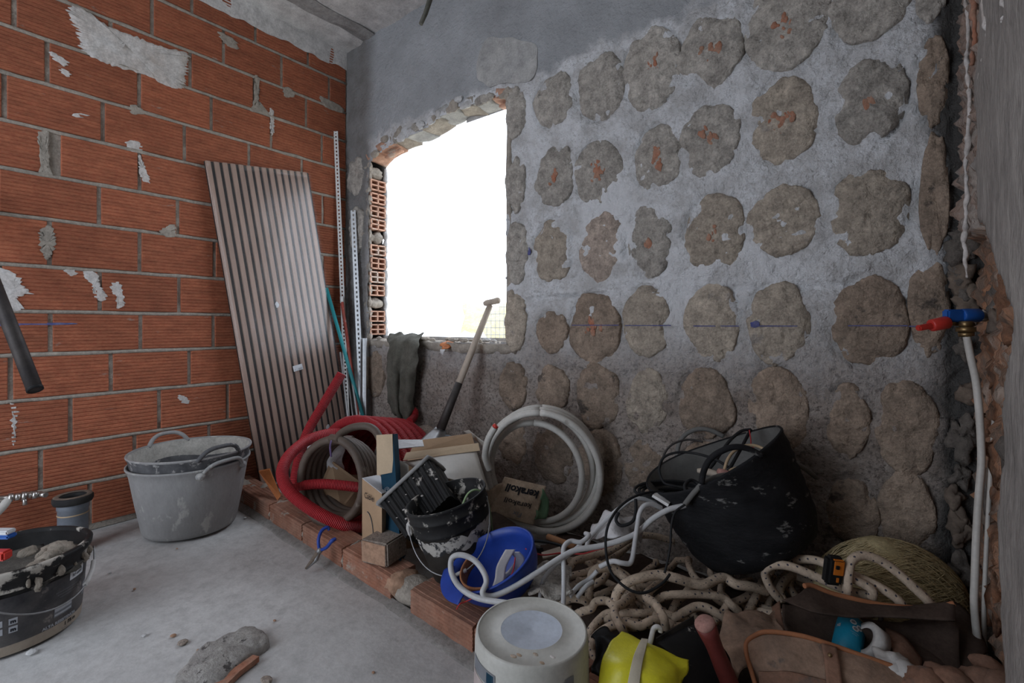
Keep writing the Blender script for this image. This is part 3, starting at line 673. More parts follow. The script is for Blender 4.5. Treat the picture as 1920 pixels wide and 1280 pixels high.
# ------------------------------------------------------------------ slatted panel, rails and poles in the corner
dn = Vector((0, .139, -.990)); rt = Vector((0, .990, .139)); nrm = Vector((1, 0, 0))
lean = radians(3.0); dn = (dn*cos(lean)+nrm*sin(lean)).normalized(); nrm = rt.cross(dn).normalized(); nrm = nrm if nrm.x > 0 else -nrm
TL = Vector((-3.03, 1.075, 1.925)); PW, PL = .625, 1.925; RP = cols(rt, -dn, nrm)
panel = thing('slatted_panel', TL+dn*PL+rt*PW/2, 'tall slatted wood acoustic panel in clear film leaning on the brick wall', 'panel')
box('felt_backing', TL+rt*PW/2+dn*PL/2+nrm*.006, PW, PL, .010, 'felt_black', panel, RP, 0)
NS = 14; pitch = PW/NS; slat_me = None
for i in range(NS):
    c = TL+rt*(pitch*(i+.31))+dn*PL/2+nrm*.017
    if slat_me is None:
        o = box('slat', (0, 0, 0), .0262, PL, .012, 'slat_wood', panel, None, .0015); slat_me = o.data
    else: o = link('slat', slat_me, None, panel)
    o.matrix_world = Matrix.Translation(c) @ RP.to_4x4()
    o.matrix_basis = Matrix.Translation(c) @ RP.to_4x4()
sheet('wrapping_film', [[TL+rt*(-.004+(PW+.006)*j/8)+dn*(PL*i/14)+nrm*(.027+.0025*nz((i, j, 0), .8)+(.003 if i in (4, 9) else 0)) for j in range(9)] for i in range(15)], 'clear_film', panel, 3, .0004)
c = TL+nrm*.031; a = (onX(556, 689, -2.95)-TL); u_, v_ = a.dot(rt), a.dot(dn)
ctr = TL+rt*u_+dn*v_+nrm*.0325; RS = RP @ Matrix.Rotation(radians(4), 3, 'Z')
stk = box('sticker', ctr, .062, .036, .0006, 'sticker_white', panel, RS, 0)
text('sticker_print', '|||||||', .014, lambda x, y: ctr+RS @ Vector((x+.014, y-.008, .0006)), 'ink_black', stk)
text('sticker_print', 'A', .009, lambda x, y: ctr+RS @ Vector((x-.020, y-.009, .0006)), 'ink_black', stk)
for (x, y) in ((612, 800), (523, 570)):
    a = onX(x, y, -2.93)-TL; p = TL+rt*a.dot(rt)+dn*a.dot(dn)+nrm*.031
    blob('tape_bit', p, .002, .012, .02, 'sticker_white', panel, .4, 50, x, sub=2)
def strip(name, A, Bp, w, mat, lab, pitch_, grp, flange=True):
    """perforated steel angle bar standing from A (foot) to B (top)"""
    A = Vector(A); Bp = Vector(Bp); L = (Bp-A).length; d = (Bp-A).normalized(); r = d.cross(FW); r.normalize(); f = r.cross(d).normalized()
    t = thing(name, A, lab, 'rail', grp); Rm = cols(r, f, d); c = A+d*L/2
    mb = MB()
    hw = w*.16
    for s in (-1, 1): V, Fc = box_vf(c+r*s*(w/2-(w/2-hw)/2), w/2-hw, .002, L, Rm); mb.add(V, Fc)
    n = int(L/pitch_)
    for i in range(n+1):
        V, Fc = box_vf(A+d*min(L-pitch_*.3, i*pitch_), hw*2, .002, pitch_*.5, Rm); mb.add(V, Fc)
    mb.build('punched_web', mat, t)
    if flange:
        V, Fc = box_vf(c+r*(w/2)+f*w*.4, .002, w*.8, L, Rm); mesh('flange', V, Fc, mat, t)
    return t
strip('perforated_rail', (-2.905, 1.93, 0), onX(629.5, 246, -3.035), .030, 'steel_white', 'tall white perforated steel rail standing against the brick wall by the corner', .026, None)
strip('perforated_rail', (-2.73, 1.93, 0), onY(662, 394, 1.965), .034, 'steel_galv', 'shorter galvanised perforated rail standing in the room corner beside the window', .032, None)
def channel(name, A, Bp, w, mat, lab, cat):
    A = Vector(A); Bp = Vector(Bp); L = (Bp-A).length; d = (Bp-A).normalized(); r = d.cross(FW).normalized(); f = r.cross(d).normalized(); Rm = cols(r, f, d); mb = MB(); c = A+d*L/2
    for (ox, oy, sx, sy) in ((0, 0, w, .0015), (-w/2, -w*.3, .0015, w*.6), (w/2, -w*.3, .0015, w*.6), (0, -.003, w*.3, .004)): V, Fc = box_vf(c+r*ox+f*oy, sx, sy, L, Rm); mb.add(V, Fc)
    return tag(mb.build(name, mat), lab, cat)
channel('stud_channel', (-2.70, 1.90, 0), onY(683, 634, 1.955), .038, 'steel_galv', 'short galvanised steel channel standing under the left end of the window sill', 'profile')
def pole(name, pts, r, mat, lab, cat='pole'):
    return tag(tube(name, pts, r, mat, None, 10), lab, cat)
pt = pole('teal_pole', [(-2.66, 1.845, 0), T(680, 778, 3.16), T(612, 540, 3.24)], .012, 'pole_teal', 'thin teal painted pole leaning across the corner onto the slatted panel')
t = thing('red_pole', (-2.75, 1.90, 0), 'thin red and white scuffed pole between teal pole and galvanised rail', 'pole')
tube('shaft', [(-2.72, 1.90, 0), T(671, 770, 3.26), T(641, 566, 3.30)], .011, 'pole_red', t, 10)
tube('end_cap', [T(641, 568, 3.30), T(640.5, 556, 3.303)], .0115, 'steel_white', t, 10)
for i, (a, b, dd, m, lab) in enumerate([((638, 660), (655, 800), 3.12, 'steel_galv', 'leftmost thin shiny steel rod standing beside the slatted panel foot'), ((651, 690), (664, 800), 3.10, 'steel_dull', 'dull grey steel rod right of the shiny rod in the corner'), ((658, 700), (673, 802), 3.08, 'steel_galv', 'thin steel rod nearest the teal pole foot in the corner')]):
    A = T(*a, dd+.12); Bq = T(*b, dd); e = Bq+(Bq-A)*((Bq.z)/(A.z-Bq.z)); pole('steel_rod', [e, Bq, A], .006, m, lab, 'rod')

# ------------------------------------------------------------------ spade, rag and scraps at the window
sp_ = thing('spade', (-1.94, 1.72, .05), 'long wooden spade with T handle leaning on the window sill', 'spade')
A = T(829, 797, 2.50); Bq = T(919, 572, 2.65); d = (Bq-A).normalized()
tube('shaft', [A+(Bq-A)*.32, A+(Bq-A)*.66, Bq], [.0185, .018, .0165], 'wood_handle', sp_, 12)
tube('socket', [A-d*.02, A+(Bq-A)*.34], [.024, .0195], 'iron_dark', sp_, 12)
g1 = T(913, 568, 2.66); g2 = T(934, 563, 2.63)
tube('grip', [g1-(g2-g1)*.25, g1, (g1+g2)/2, g2, g2+(g2-g1)*.12], [.012, .0185, .0165, .0185, .013], 'wood_handle', sp_, 12)
side = d.cross(FW).normalized()
tip = A-d*.36
sheet('blade', [[A-d*(.02+q*.085)+side*((k-2)/2*w_)+FW*(.02*abs(k-2)/2-.01) for k in range(5)] for q, w_ in enumerate([.028, .075, .085, .085, .055])], 'steel_dull', sp_, 3, .004)
rag = [[(728, 642, 1.985), (742, 636, 1.99), (757, 634, 1.99), (772, 634, 1.99), (790, 636, 2.0)],
       [(730, 650, 1.925), (744, 648, 1.90), (758, 648, 1.915), (770, 648, 1.90), (786, 650, 1.925)],
       [(727, 690, 1.94), (740, 694, 1.90), (754, 696, 1.93), (766, 694, 1.895), (781, 690, 1.93)],
       [(728, 735, 1.94), (742, 742, 1.90), (752, 744, 1.93), (764, 742, 1.895), (776, 738, 1.935)],
       [(738, 775, 1.95), (746, 785, 1.90), (754, 790, 1.93), (763, 795, 1.895), (771, 790, 1.94)]]
R0 = [[onY(x, y, Y) for x, y, Y in r] for r in rag]
top = [Vector((p.x, 2.04, .925+.01*sin(i*2))) for i, p in enumerate(R0[0])]
tag(sheet('rag', [top, [Vector((p.x, 1.995, .935)) for p in R0[0]]]+R0[1:], 'cloth_olive', None, 6, .006, .02, 16), 'dark olive dusty rag hanging over the window sill', 'rag')
tag(sheet('orange_scrap', [[T(823, 646, 2.80), T(838, 640, 2.83), T(853, 637, 2.88)], [T(826, 651, 2.77), T(838, 649, 2.79), T(849, 645, 2.82)], [T(828, 655, 2.76), T(838, 655, 2.77), T(847, 652, 2.79)]], 'orange_dull', None, 4, .004, .012, 40), 'small orange torn scrap lying on the window sill', 'scrap')
tag(sheet('clear_scrap', [[T(826, 655, 2.75), T(834, 655, 2.75)], [T(825, 661, 2.75), T(831, 665, 2.74)]], 'plastic_bag', None, 4, .002, .006, 40), 'tiny clear plastic scrap hanging under the orange scrap', 'scrap')
# rod end hanging from the ceiling and tube at the left
hp = T(830, -200, 2.2); t = tag(tube('bent_rod', [Vector((hp.x+.01, hp.y, ZC+.01)), T(806, 0, 2.2), T(798, 25, 2.2), T(789, 45, 2.19)], [.012, .012, .011, .010], 'cloth_olive', None, 10), 'short bent brown rod end hanging down from the ceiling', 'rod')
E = onX(66, 731, -2.50); Q = onX(0, 562, -2.72); d = (Q-E).normalized(); tt = (-3.04-E.x)/d.x
tb = tag(tube('steel_tube', [E, Q, E+d*tt], .024, 'iron_dark', None, 14), 'dark steel tube slanting in from the left edge before the bricks', 'tube')
mx_ = axis_mat(E, -d); lathe('open_end', [(.017, -.03), (.017, .001), (.025, .001), (.025, -.01)], 'cable_black', tb, 14, mx_)

# ------------------------------------------------------------------ rubber tubs by the brick wall
def handle(name, c, a, R, zr, mat, parent, w=.085, h=.05, r=.009, out=.012, tiltm=None):
    P = []
    for k in range(9):
        t = -1+k/4; da = t*w/R; hh = h*(1-abs(t)**3.0); ro = R+out*(1-t*t)
        P.append(Vector((ro*cos(a+da), ro*sin(a+da), zr+hh)))
    P = [tiltm @ p if tiltm else c+p for p in P]
    return tube(name, P, r, mat, parent, 10, 4)
tc = Vector((-2.705, .905, 0))
tubA = thing('rubber_tub', tc, 'grey plaster-coated rubber tub on the floor, the outer one of two nested', 'tub')
tubw = lambda p, a, i: p*1.0 if i < 2 else Vector((p.x*(1+.012*sin(2*a+1)), p.y*(1-.012*sin(2*a+1)), p.z))
lathe('body', [(.0, .004), (.17, .004), (.190, .012), (.198, .03), (.222, .16), (.243, .29), (.252, .325), (.258, .33), (.258, .337), (.250, .338), (.240, .30), (.216, .16), (.19, .03), (0, .02)], 'rubber_grey', tubA, 56, Matrix.Translation(tc), tubw)
handle('handle', tc, radians(14), .254, .318, 'rubber_grey', tubA, .10, .045, .009, .02)
for a in (-10, 38): blob('handle_root', tc+Vector((.252*cos(radians(a)), .252*sin(radians(a)), .31)), .02, .02, .018, 'rubber_grey', tubA, .3, 30, a, sub=2)
tubB = thing('rubber_tub', tc+Vector((0, 0, .08)), 'dark-rimmed rubber tub with pale plaster inside, nested in the grey tub', 'tub')
mB = Matrix.Translation(tc+Vector((.0, .004, .055)))
lathe('body', [(.225, .20), (.240, .262), (.244, .275), (.252, .315), (.257, .322), (.259, .33), (.252, .331)], 'rubber_darkband', tubB, 56, mB, tubw)
lathe('lining', [(.252, .331), (.246, .32), (.232, .22), (.213, .11), (.192, .03), (0, .022)], 'rubber_inside', tubB, 56, mB, tubw)
lathe('rim_lip', [(.250, .322), (.2595, .326), (.261, .331), (.2595, .336), (.2515, .335), (.250, .330)], 'rubber_grey', tubB, 56, mB, tubw)
handle('handle', None, radians(8), .256, .322, 'rubber_darkband', tubB, .10, .055, .010, .012, mB)
handle('handle', None, radians(186), .256, .322, 'rubber_grey', tubB, .095, .055, .010, .012, mB)

# ------------------------------------------------------------------ soil pipe, stop valve
pc = onX(137, 940, -2.83); pc.z = 0
sp2 = thing('drain_pipe', pc, 'grey upright drain pipe with black rubber collar behind black bucket', 'pipe')
mP = Matrix.Translation(pc)
lathe('pipe', [(.052, 0), (.052, .19), (.055, .192), (.055, .225), (.047, .225), (.047, .1), (0, .1)], 'pipe_grey', sp2, 32, mP)
lathe('collar', [(.050, .212), (.066, .216), (.070, .226), (.070, .240), (.066, .247), (.050, .247), (.042, .240), (.040, .215), (.050, .212)], 'rubber_ring', sp2, 32, mP)
lathe('dust_ring', [(.066, .2472), (.060, .2505), (.052, .2505), (.046, .2472)], 'dust_brown', sp2, 32, mP)
lathe('clay_line', [(.0525, .165), (.0545, .168), (.0525, .171)], 'cable_tan', sp2, 32, mP)
v0 = onX(0, 935, -2.98); v1 = onX(78, 926, -2.98)
va = thing('stop_valve', v1, 'chrome stop valve on pipe along the brick wall above black bucket', 'valve')
dv = v1-v0
tube('pipe_body', [v0-dv*.4, v0, v0+dv*.25], .013, 'chrome', va, 12)
for a, b, r in ((.18, .30, .019), (.34, .46, .016), (.50, .62, .020), (.66, .74, .013), (.76, .88, .017), (.88, 1.0, .013)): tube('valve_part', [v0+dv*a, v0+dv*b], r, 'chrome', va, 12)
tube('valve_stem', [v0+dv*.57+Vector((.0, 0, 0)), v0+dv*.57+Vector((.02, 0, -.035))], .008, 'chrome', va, 10)
tube('white_hose', [v0+dv*.2, v0+dv*.12+Vector((.02, -.01, -.03)), v0+dv*(-.15)+Vector((.05, -.03, -.09)), v0+dv*(-.4)+Vector((.06, -.05, -.2))], .016, 'pipe_white', va, 12, 6)
tube('outlet', [v1-dv*.06, v1+Vector((.03, .01, 0))], .011, 'chrome', va, 12)
tag(tube('wall_pipe', [v1-dv*.9+Vector((-.02, 0, -.02)), Vector((-3.04, v0.y-.1, .20)), Vector((-3.04, v0.y-.1, 0))], .012, 'steel_dull', None, 8, 4), 'thin steel pipe feeding the stop valve along the wall', 'pipe')

# ------------------------------------------------------------------ big black mortar bucket at the left
bc = Vector((-2.25, .235, 0)); mK = Matrix.Translation(bc); K0 = .172; K1 = .193; KZ = .262
rk = lambda z: K0+(K1-K0)*max(0, min(1, z/KZ))
bk = thing('mortar_bucket', bc, 'black printed plastic bucket full of mortar at the left edge', 'bucket')
lathe('body', [(0, .003), (K0-.006, .003), (K0, .008), (rk(.19), .19), (rk(.19)+.002, .2), (rk(.25), .25), (rk(.25)-.008, .25), (rk(.2)-.01, .19), (.15, .18), (0, .18)], 'plastic_black', bk, 64, mK)
lathe('base_band', [(rk(.004)+.001, .006), (rk(.035)+.0012, .036)], 'label_cream', bk, 64, mK)
lathe('printed_sleeve', [(rk(.036)+.0012, .036), (rk(.185)+.0012, .185)], 'label_print', bk, 64, mK)
lathe('rim', [(rk(.2)+.002, .198), (rk(.2)+.007, .2), (rk(.2)+.007, .206), (rk(.2)+.002, .209), (rk(.23)+.002, .228), (rk(.25)+.010, .242), (rk(.25)+.012, .258), (rk(.25)+.004, .263), (rk(.25)-.005, .262), (rk(.25)-.006, .245)], 'plastic_black_splash', bk, 64, mK)
camdir = atan2(-bc.y, -bc.x)
pxa = lambda px: None
def bang(px):  # angle on the bucket facing the camera ray px
    best = min(((abs((RT.dot(q-CP)/FW.dot(q-CP))*F+960-px), a) for a in [camdir+t*pi/180 for t in range(-80, 80)] for q in [bc+Vector((.185*cos(a), .185*sin(a), .12))]), key=lambda w: w[0]); return best[1]
def lab(name, body, px, z, size, mat, bold=0, eps=.0025): return text(name, body, size, cylmap(mK, rk, bang(px), z, eps), mat, bk, bold)
def patch(name, px, z, w, h, mat, eps=.0018):
    a0 = bang(px); f = cylmap(mK, rk, a0, z, eps); V = [f(-w/2+w*i/6, y) for i in range(7) for y in (-h/2, h/2)]
    return mesh(name, V, [(2*i, 2*i+2, 2*i+3, 2*i+1) for i in range(6)], mat, bk)
patch('label_patch', 143, .176, .062, .032, 'sticker_white'); lab('label_text', 'RF-6000', 143, .172, .0135, 'ink_black', .0002, .0032)
lab('label_text', 'ALTA RESISTENCIA', 118, .043, .0125, 'ink_light', .0006)
lab('label_text', '1 75 m', 137, .024, .016, 'ink_black', .0006)
lab('label_text', 'REND. 1,5 Kg', 132, .012, .007, 'ink_grey')
patch('label_patch', 122, .080, .06, .034, 'ink_grey'); patch('label_patch', 160, .098, .05, .045, 'ink_grey')
patch('label_patch', 122, .086, .056, .012, 'ink_light', .0022); patch('label_patch', 122, .070, .056, .006, 'ink_light', .0022)
for (z0, b) in ((.140, '================'), (.131, '=============='), (.122, '===========')): lab('label_text', b, 130, z0, .009, 'ink_grey')
for zz in (.108, .083):
    for px, s in ((-4, 'i'), (26, 'm')):
        patch('pictogram', px, zz, .019, .019, 'ink_light'); lab('pictogram_mark', s, px, zz, .016, 'ink_black', .0008, .0030)
blob('mortar_fill', bc+Vector((0, 0, .195)), .178, .178, .030, 'mortar_wet', bk, .35, 18, 2, sub=4)
for i, (dx, dy, s) in enumerate([(.02, .09, .05), (.06, .07, .045), (-.02, .10, .04), (.09, .03, .035), (.0, .06, .03), (-.06, .03, .035)]):
    blob('dried_mortar', bc+Vector((dx+.01, dy+.02, .222)), s, s*.8, s*.62, 'mortar_dry', bk, .55, 30, i)
for i in range(18):
    a = camdir+random.uniform(-1.4, 1.4); r_ = rk(.22)+.004; p = bc+Vector((r_*cos(a), r_*sin(a), .215-random.random()*.02)); s = random.uniform(.004, .012)
    blob('mortar_drip', p, s, s, s*random.uniform(1, 3), 'mortar_dry', bk, .4, 60, i, sub=2)
aL, aR = bang(175)+.12, bang(-120)
hb = []
for k in range(15):
    t = k/14; a = aL+(aR-aL)*t; r_ = K1+.012+.02*sin(pi*t); hb.append(bc+Vector((r_*cos(a), r_*sin(a), .215-.10*sin(pi*min(1, t*1.25)) )))
tube('bail_wire', hb, .0024, 'steel_dull', bk, 8, 3)
tube('bail_grip', [hb[1].lerp(hb[2], .3), hb[2], hb[3], hb[4].lerp(hb[3], .6)], .0075, 'steel_white', bk, 10)
# two valve handles lying on the mortar at the frame edge
t = thing('blue_lever', T(6, 1000, 1.38), 'blue lever with white tape lying on the mortar bucket rim', 'lever')
box('lever_body', T(0, 1004, 1.38), .075, .03, .012, 'valve_blue', t, cols(RT, FW, UP), .004)
box('tape', T(6, 996, 1.38), .05, .028, .012, 'sticker_white', t, cols(RT, FW, UP), .003)
tag(box('red_lever', T(-6, 1040, 1.33), .065, .03, .026, 'valve_red', None, cols(RT, FW, UP), .005), 'red plastic lever end at left edge above the mortar bucket', 'lever')

# ------------------------------------------------------------------ floor debris
fx = [(330, 1290), (352, 1250), (372, 1228), (430, 1200), (470, 1185), (492, 1192), (504, 1212), (478, 1232), (440, 1262), (408, 1290)]
V = [onZ(x, y, 0) for x, y in fx]
slabm = thing('concrete_fragment', sum(V, Vector())/len(V), 'broken raised flake of concrete on the floor, bottom edge of the photo', 'rubble')
Vt = spline(V, 4, True); cc = sum(Vt, Vector())/len(Vt); n_ = len(Vt); VV = []; Fc = []
for q, (s, h) in enumerate([(1.03, -.003), (1.0, .016), (.9, .026), (.6, .030), (.25, .032)]):
    for p in Vt: w = cc+(p-cc)*s; VV.append(Vector((w.x, w.y, max(h+(.010*nz(w, 16)+.007*nz(w, 40) if q else 0), -.003))))
for q in range(4):
    for i in range(n_): Fc.append((q*n_+i, q*n_+(i+1) % n_, (q+1)*n_+(i+1) % n_, (q+1)*n_+i))
Fc.append(tuple(4*n_+i for i in range(n_)))
mesh('flake', VV, Fc, 'concrete_flake', slabm, True)
slab('brick_sliver', [onZ(400, 1292, .0), onZ(432, 1266, .0), onZ(474, 1237, .0), onZ(486, 1240, .0), onZ(450, 1268, .0), onZ(420, 1298, .0)], UP*.016, 'terracotta_bit', slabm)
blob('flake', onZ(462, 1208, .015), .05, .035, .018, 'concrete_flake', slabm, .4, 18, 7)
chips = [(270, 1190, 'pale', .007), (325, 1191, 'brown', .008), (343, 1203, 'grey', .012), (368, 1233, 'brown', .010), (372, 1219, 'brown', .006), (460, 970, 'pale', .007), (515, 1163, 'brown', .005), (205, 1073, 'pale', .007), (252, 1104, 'brown', .005), (332, 1028, 'brown', .004), (500, 1275, 'grey', .014), (60, 1222, 'pale', .012), (700, 1260, 'brown', .004), (478, 1182, 'brown', .004)]
for i, (x, y, c, s) in enumerate(chips):
    near = {0: 'left of the brown chips', 1: 'just above the grey flat chip', 2: 'between small brown chips', 3: 'touching the raised concrete flake', 4: 'above the largest brown chip', 5: 'beside the kerb near the grey tub', 6: 'right of the raised flake on bare floor', 7: 'right of the mortar bucket rim', 8: 'on open floor right of the bucket', 9: 'right before the nested tubs', 10: 'at the bottom edge under the flake', 11: 'at the foot of the black mortar bucket', 12: 'on floor left of the white bucket', 13: 'just above the flake corner'}[i]
    tag(blob('rubble_chip', onZ(x, y, s*.35), s*1.3, s, s*.5, {'pale': 'plaster_white', 'brown': 'block_front', 'grey': 'concrete_block'}[c], None, .4, 60, i, sub=2), 'small %s debris chip %s' % (c, near), 'debris', 'debris chips on the floor')

# ------------------------------------------------------------------ pliers on the kerb, block on the kerb
pl = thing('pincers', T(573, 1068, 1.95), 'rusty pincers with blue handles leaning on the brick kerb', 'pliers')
tp = T(573, 1066, 1.92); pv = T(599, 1032, 1.94); h1 = T(611, 992, 2.0); h2 = T(629, 1010, 1.93)
tube('jaw', [tp, tp.lerp(pv, .5)+RT*.004, pv], [.004, .011, .010], 'dust_brown', pl, 8)
tube('jaw', [tp+RT*.005, tp.lerp(pv, .5)+RT*.014, pv], [.003, .009, .009], 'steel_dull', pl, 8)
blob('pivot', pv, .013, .013, .013, 'steel_dull', pl, .1, 10, 0, sub=2)
tube('handle', [pv, T(597, 1012, 1.95), T(603, 995, 1.98), T(614, 988, 2.0), T(617, 994, 2.0)], [.006, .007, .007, .007, .005], 'plastic_blue', pl, 8, 5)
tube('handle', [pv, T(612, 1026, 1.93), T(622, 1014, 1.92), h2], [.006, .007, .008, .007], 'plastic_blue', pl, 8, 5)
bt = thing('masonry_block', T(705, 1070, 1.80), 'speckled cut masonry block sitting on top of the brick kerb', 'block')
o_ = Vector((-1.525, kerb_y(-1.5)+.060, KH+.003)); Rb = rotz(radians(12)) 
V, Fc = box_vf(o_+Vector((0, 0, .048)), .128, .12, .088, Rb @ Matrix.Rotation(radians(-3), 3, 'Y'), .006)
mesh('block_body', V, Fc, 'concrete_block', bt)
box('sawn_face', o_+Rb @ Vector((.0, -.0595, .048)), .112, .004, .076, 'block_front', bt, Rb, 0)
# orange and grey plates at the panel foot
tag(slab('orange_plate', [T(485, 884, 2.62), T(505, 880, 2.62), T(526, 930, 2.50), T(520, 938, 2.47)], Vector((-.02, .012, 0)), 'orange_dull'), 'small orange plate leaning at the foot of the slatted panel', 'plate')
tag(blob('mortar_heap', T(497, 925, 2.70), .09, .05, .05, 'mortar', None, .4, 16, 4), 'grey mortar lump where kerb meets the brick wall', 'rubble')

# ------------------------------------------------------------------ hoses
def trace(pts, D=None, z=None):
    out = []
    for p in pts:
        if len(p) == 3: out.append(T(p[0], p[1], p[2]) if z is None else onZ(p[0], p[1], p[2]))
        else: out.append(T(p[0], p[1], D) if z is None else onZ(p[0], p[1], z))
    return out
def multi(name, label_, cat, runs, r, mat, base, part='strand', seg=10, sp=8):
    t = thing(name, base, label_, cat)
    for P in runs: tube(part, P, r, mat, t, seg, sp)
    return t
C0 = T(655, 893, 2.40); C1 = T(752, 872, 2.74); axd = (C1-C0).normalized(); Mx = axis_mat(C0, axd, UP)
LH = (C1-C0).length; HR = .272; hel = []; turns = 6.5
for k in range(int(turns*28)+1):
    a = 2*pi*k/28; s = k/(turns*28); rr = HR*(1-.10*s)+.006*sin(a*1.7+k*.05)
    p = Mx @ Vector((rr*cos(a+2.4), rr*sin(a+2.4), LH*s)); p.z = max(p.z, .035); hel.append(p)
red = thing('corrugated_hose', (C0.x, C0.y, 0), 'large coil of red corrugated conduit below the window', 'hose')
tube('coil', hel, .0295, 'hose_red', red, 14)
tube('free_end', trace([(637, 812, 2.45), (608, 815, 2.40), (578, 825, 2.36), (554, 842, 2.30), (537, 862, 2.25), (529, 888, 2.20), (540, 917, 2.15), (569, 944, 2.12), (608, 968, 2.10), (646, 983, 2.12), (682, 988, 2.2)]), .027, 'hose_red', red, 14, 12)
tube('free_end', trace([(641, 700, 2.52), (624, 728, 2.5), (605, 760, 2.48), (582, 799, 2.46), (567, 834, 2.44), (558, 870, 2.42), (553, 908, 2.4), (560, 950, 2.45)]), .024, 'hose_red', red, 14, 12)
tube('free_end', trace([(546, 925, 2.25), (556, 914, 2.24), (575, 909, 2.24), (605, 907, 2.24), (645, 910, 2.26), (684, 915, 2.3)]), .023, 'hose_red', red, 14, 12)
tube('free_end', trace([(768, 790, 2.85), (776, 782, 2.9), (777, 772, 2.92), (771, 768, 2.92)]), .024, 'hose_red', red, 12, 8)
bcn = T(633, 897, 2.22); vv = view_frame(633, 897); 
br = thing('rubber_hose', (bcn.x, bcn.y, 0), 'coil of brown rubber hose tied in front of the red conduit', 'hose')
axh = (FW*.93+RT*.36+UP*-.08).normalized(); Mh = axis_mat(bcn-axh*.06, axh, UP); hh = []
for k in range(5*30+1):
    a = 2*pi*k/30; s = k/150; p = Mh @ Vector(((.185+.008*sin(k*.4)-.025*s)*1.05*cos(a), (.185-.02*s)*sin(a), .15*s)); p.z = max(p.z, .022); hh.append(p)
tube('coil', hh, .0185, 'hose_brown', br, 12)
tube('free_end', trace([(628, 828, 2.15), (640, 812, 2.18), (662, 801, 2.2), (688, 799, 2.2), (704, 808, 2.18), (714, 826, 2.15)]), .0175, 'hose_brown', br, 12, 8)
tube('cable_tie', [T(621, 826, 2.08), T(619, 838, 2.06), T(621, 856, 2.06)], .004, 'tie_purple', br, 6, 4)
tag(sheet('plastic_sheet', [[T(x, y+6*sin(i+j), D) for j, (x, D) in enumerate([(575, 2.42), (600, 2.38), (625, 2.36), (642, 2.40)])] for i, y in enumerate([815, 850, 890, 930])], 'plastic_bag', None, 5, .002, .03, 14), 'crumpled white plastic sheet behind the brown hose', 'sheet')
t = thing('cardboard_sheets', T(640, 960, 2.35), 'plain brown cardboard pieces standing inside the brown hose coil', 'cardboard')
slab('cardboard_piece', [T(592, 930, 2.30), T(620, 862, 2.36), (T(678, 905, 2.40)), (T(640, 955, 2.30))], FW*.004, 'cardboard', t)
slab('cardboard_piece', [T(598, 985, 2.40), T(592, 890, 2.46), T(680, 890, 2.5), T(684, 985, 2.42)], FW*.004, 'cardboard', t)

# ------------------------------------------------------------------ boxes
def hexa(name, base, top, mat, parent=None):
    """solid from four base and four top corners"""
    V = [Vector(p) for p in base+top]; o = mesh(name, V, [(3, 2, 1, 0), (4, 5, 6, 7), (0, 1, 5, 4), (1, 2, 6, 5), (2, 3, 7, 6), (3, 0, 4, 7)], mat, parent)
    bm = bmesh.new(); bm.from_mesh(o.data); bmesh.ops.recalc_face_normals(bm, faces=bm.faces); bm.to_mesh(o.data); bm.free(); return o
cb = thing('cable_box', T(710, 1000, 2.0), 'brown cardboard cable box with white torn top label beside brown hose', 'box')
A, Bq, Cq = T(679, 897, 1.98), T(716, 926, 1.88), T(714, 890, 2.16)
dz = Vector((0, 0, A.z-.095))
hexa('carton', [A-dz, Bq-dz, Bq+(Cq-A)-dz, Cq-dz], [A, Bq, Bq+(Cq-A), Cq], 'cardboard', cb)
e1 = (Bq-A).normalized(); nf = e1.cross(UP).normalized(); nf = -nf if nf.dot(FW) > 0 else nf
e1h = Vector((e1.x, e1.y, 0)).normalized()
text('box_text', 'Cable', .034, lambda x, y: A+(Bq-A)*.42-Vector((0, 0, .048))+e1h*x*.9+UP*y+nf*.006, 'ink_black', cb, .0002)
pts = [A+(Bq-A)*.5-Vector((0, 0, .11))+e1h*(.045*sin(a))*1-UP*(.085*(1-cos(a)))+nf*.003-e1h*.03 for a in [i*.16 for i in range(11)]]
tube('printed_arc', pts, .0014, 'card_blue', cb, 5)
slab('torn_label', [A+UP*.001, Bq+UP*.001, Bq.lerp(Bq+(Cq-A), .5)+UP*.001, A.lerp(Cq, .9)+UP*.001], UP*.002, 'paper_white', cb)
nb = thing('narrow_carton', T(735, 1060, 1.86), 'tall narrow dark blue carton with beige end standing beside the ribbed pail', 'box')
a0, a1, a2 = T(707, 815, 1.98), T(737, 813, 1.95), T(746, 813, 2.06)
b0, b1 = T(733, 1046, 1.87), T(752, 1056, 1.84)
b0.z = max(b0.z, .095); b1.z = max(b1.z, .09); dd = a2-a1
hexa('carton', [T(727, 1030, 1.90), T(752, 1054, 1.84), T(752, 1054, 1.84)+dd, T(727, 1030, 1.90)+dd], [a0, a1, a1+dd, a0+dd], 'card_blue', nb)
o0, o1 = T(709, 890, 1.962), T(740, 884, 1.935); n2 = -(a1-a0).cross(UP).normalized(); n2 = n2 if n2.dot(FW) < 0 else -n2
slab('beige_end', [a0+n2*.003, a1+n2*.003, o1+n2*.006, o0+n2*.006], n2*.002, 'cardboard_pale', nb)
text('emblem', 'o@-', .03, lambda x, y: T(727, 917, 1.915)+(a1-a0).normalized()*x+UP*y+n2*.01, 'ink_grey', nb)
oc = thing('open_carton', T(820, 1010, 2.3), 'open cardboard carton with beige flaps and glossy grey inside face', 'box')
slab('flap', [T(778, 826, 2.26), T(884, 812, 2.32), T(890, 833, 2.28), T(768, 850, 2.20)], -FW*.005, 'cardboard', oc)
slab('flap', [T(762, 848, 2.18), T(897, 830, 2.26), T(900, 844, 2.22), T(756, 862, 2.13)], -FW*.005, 'cardboard_pale', oc)
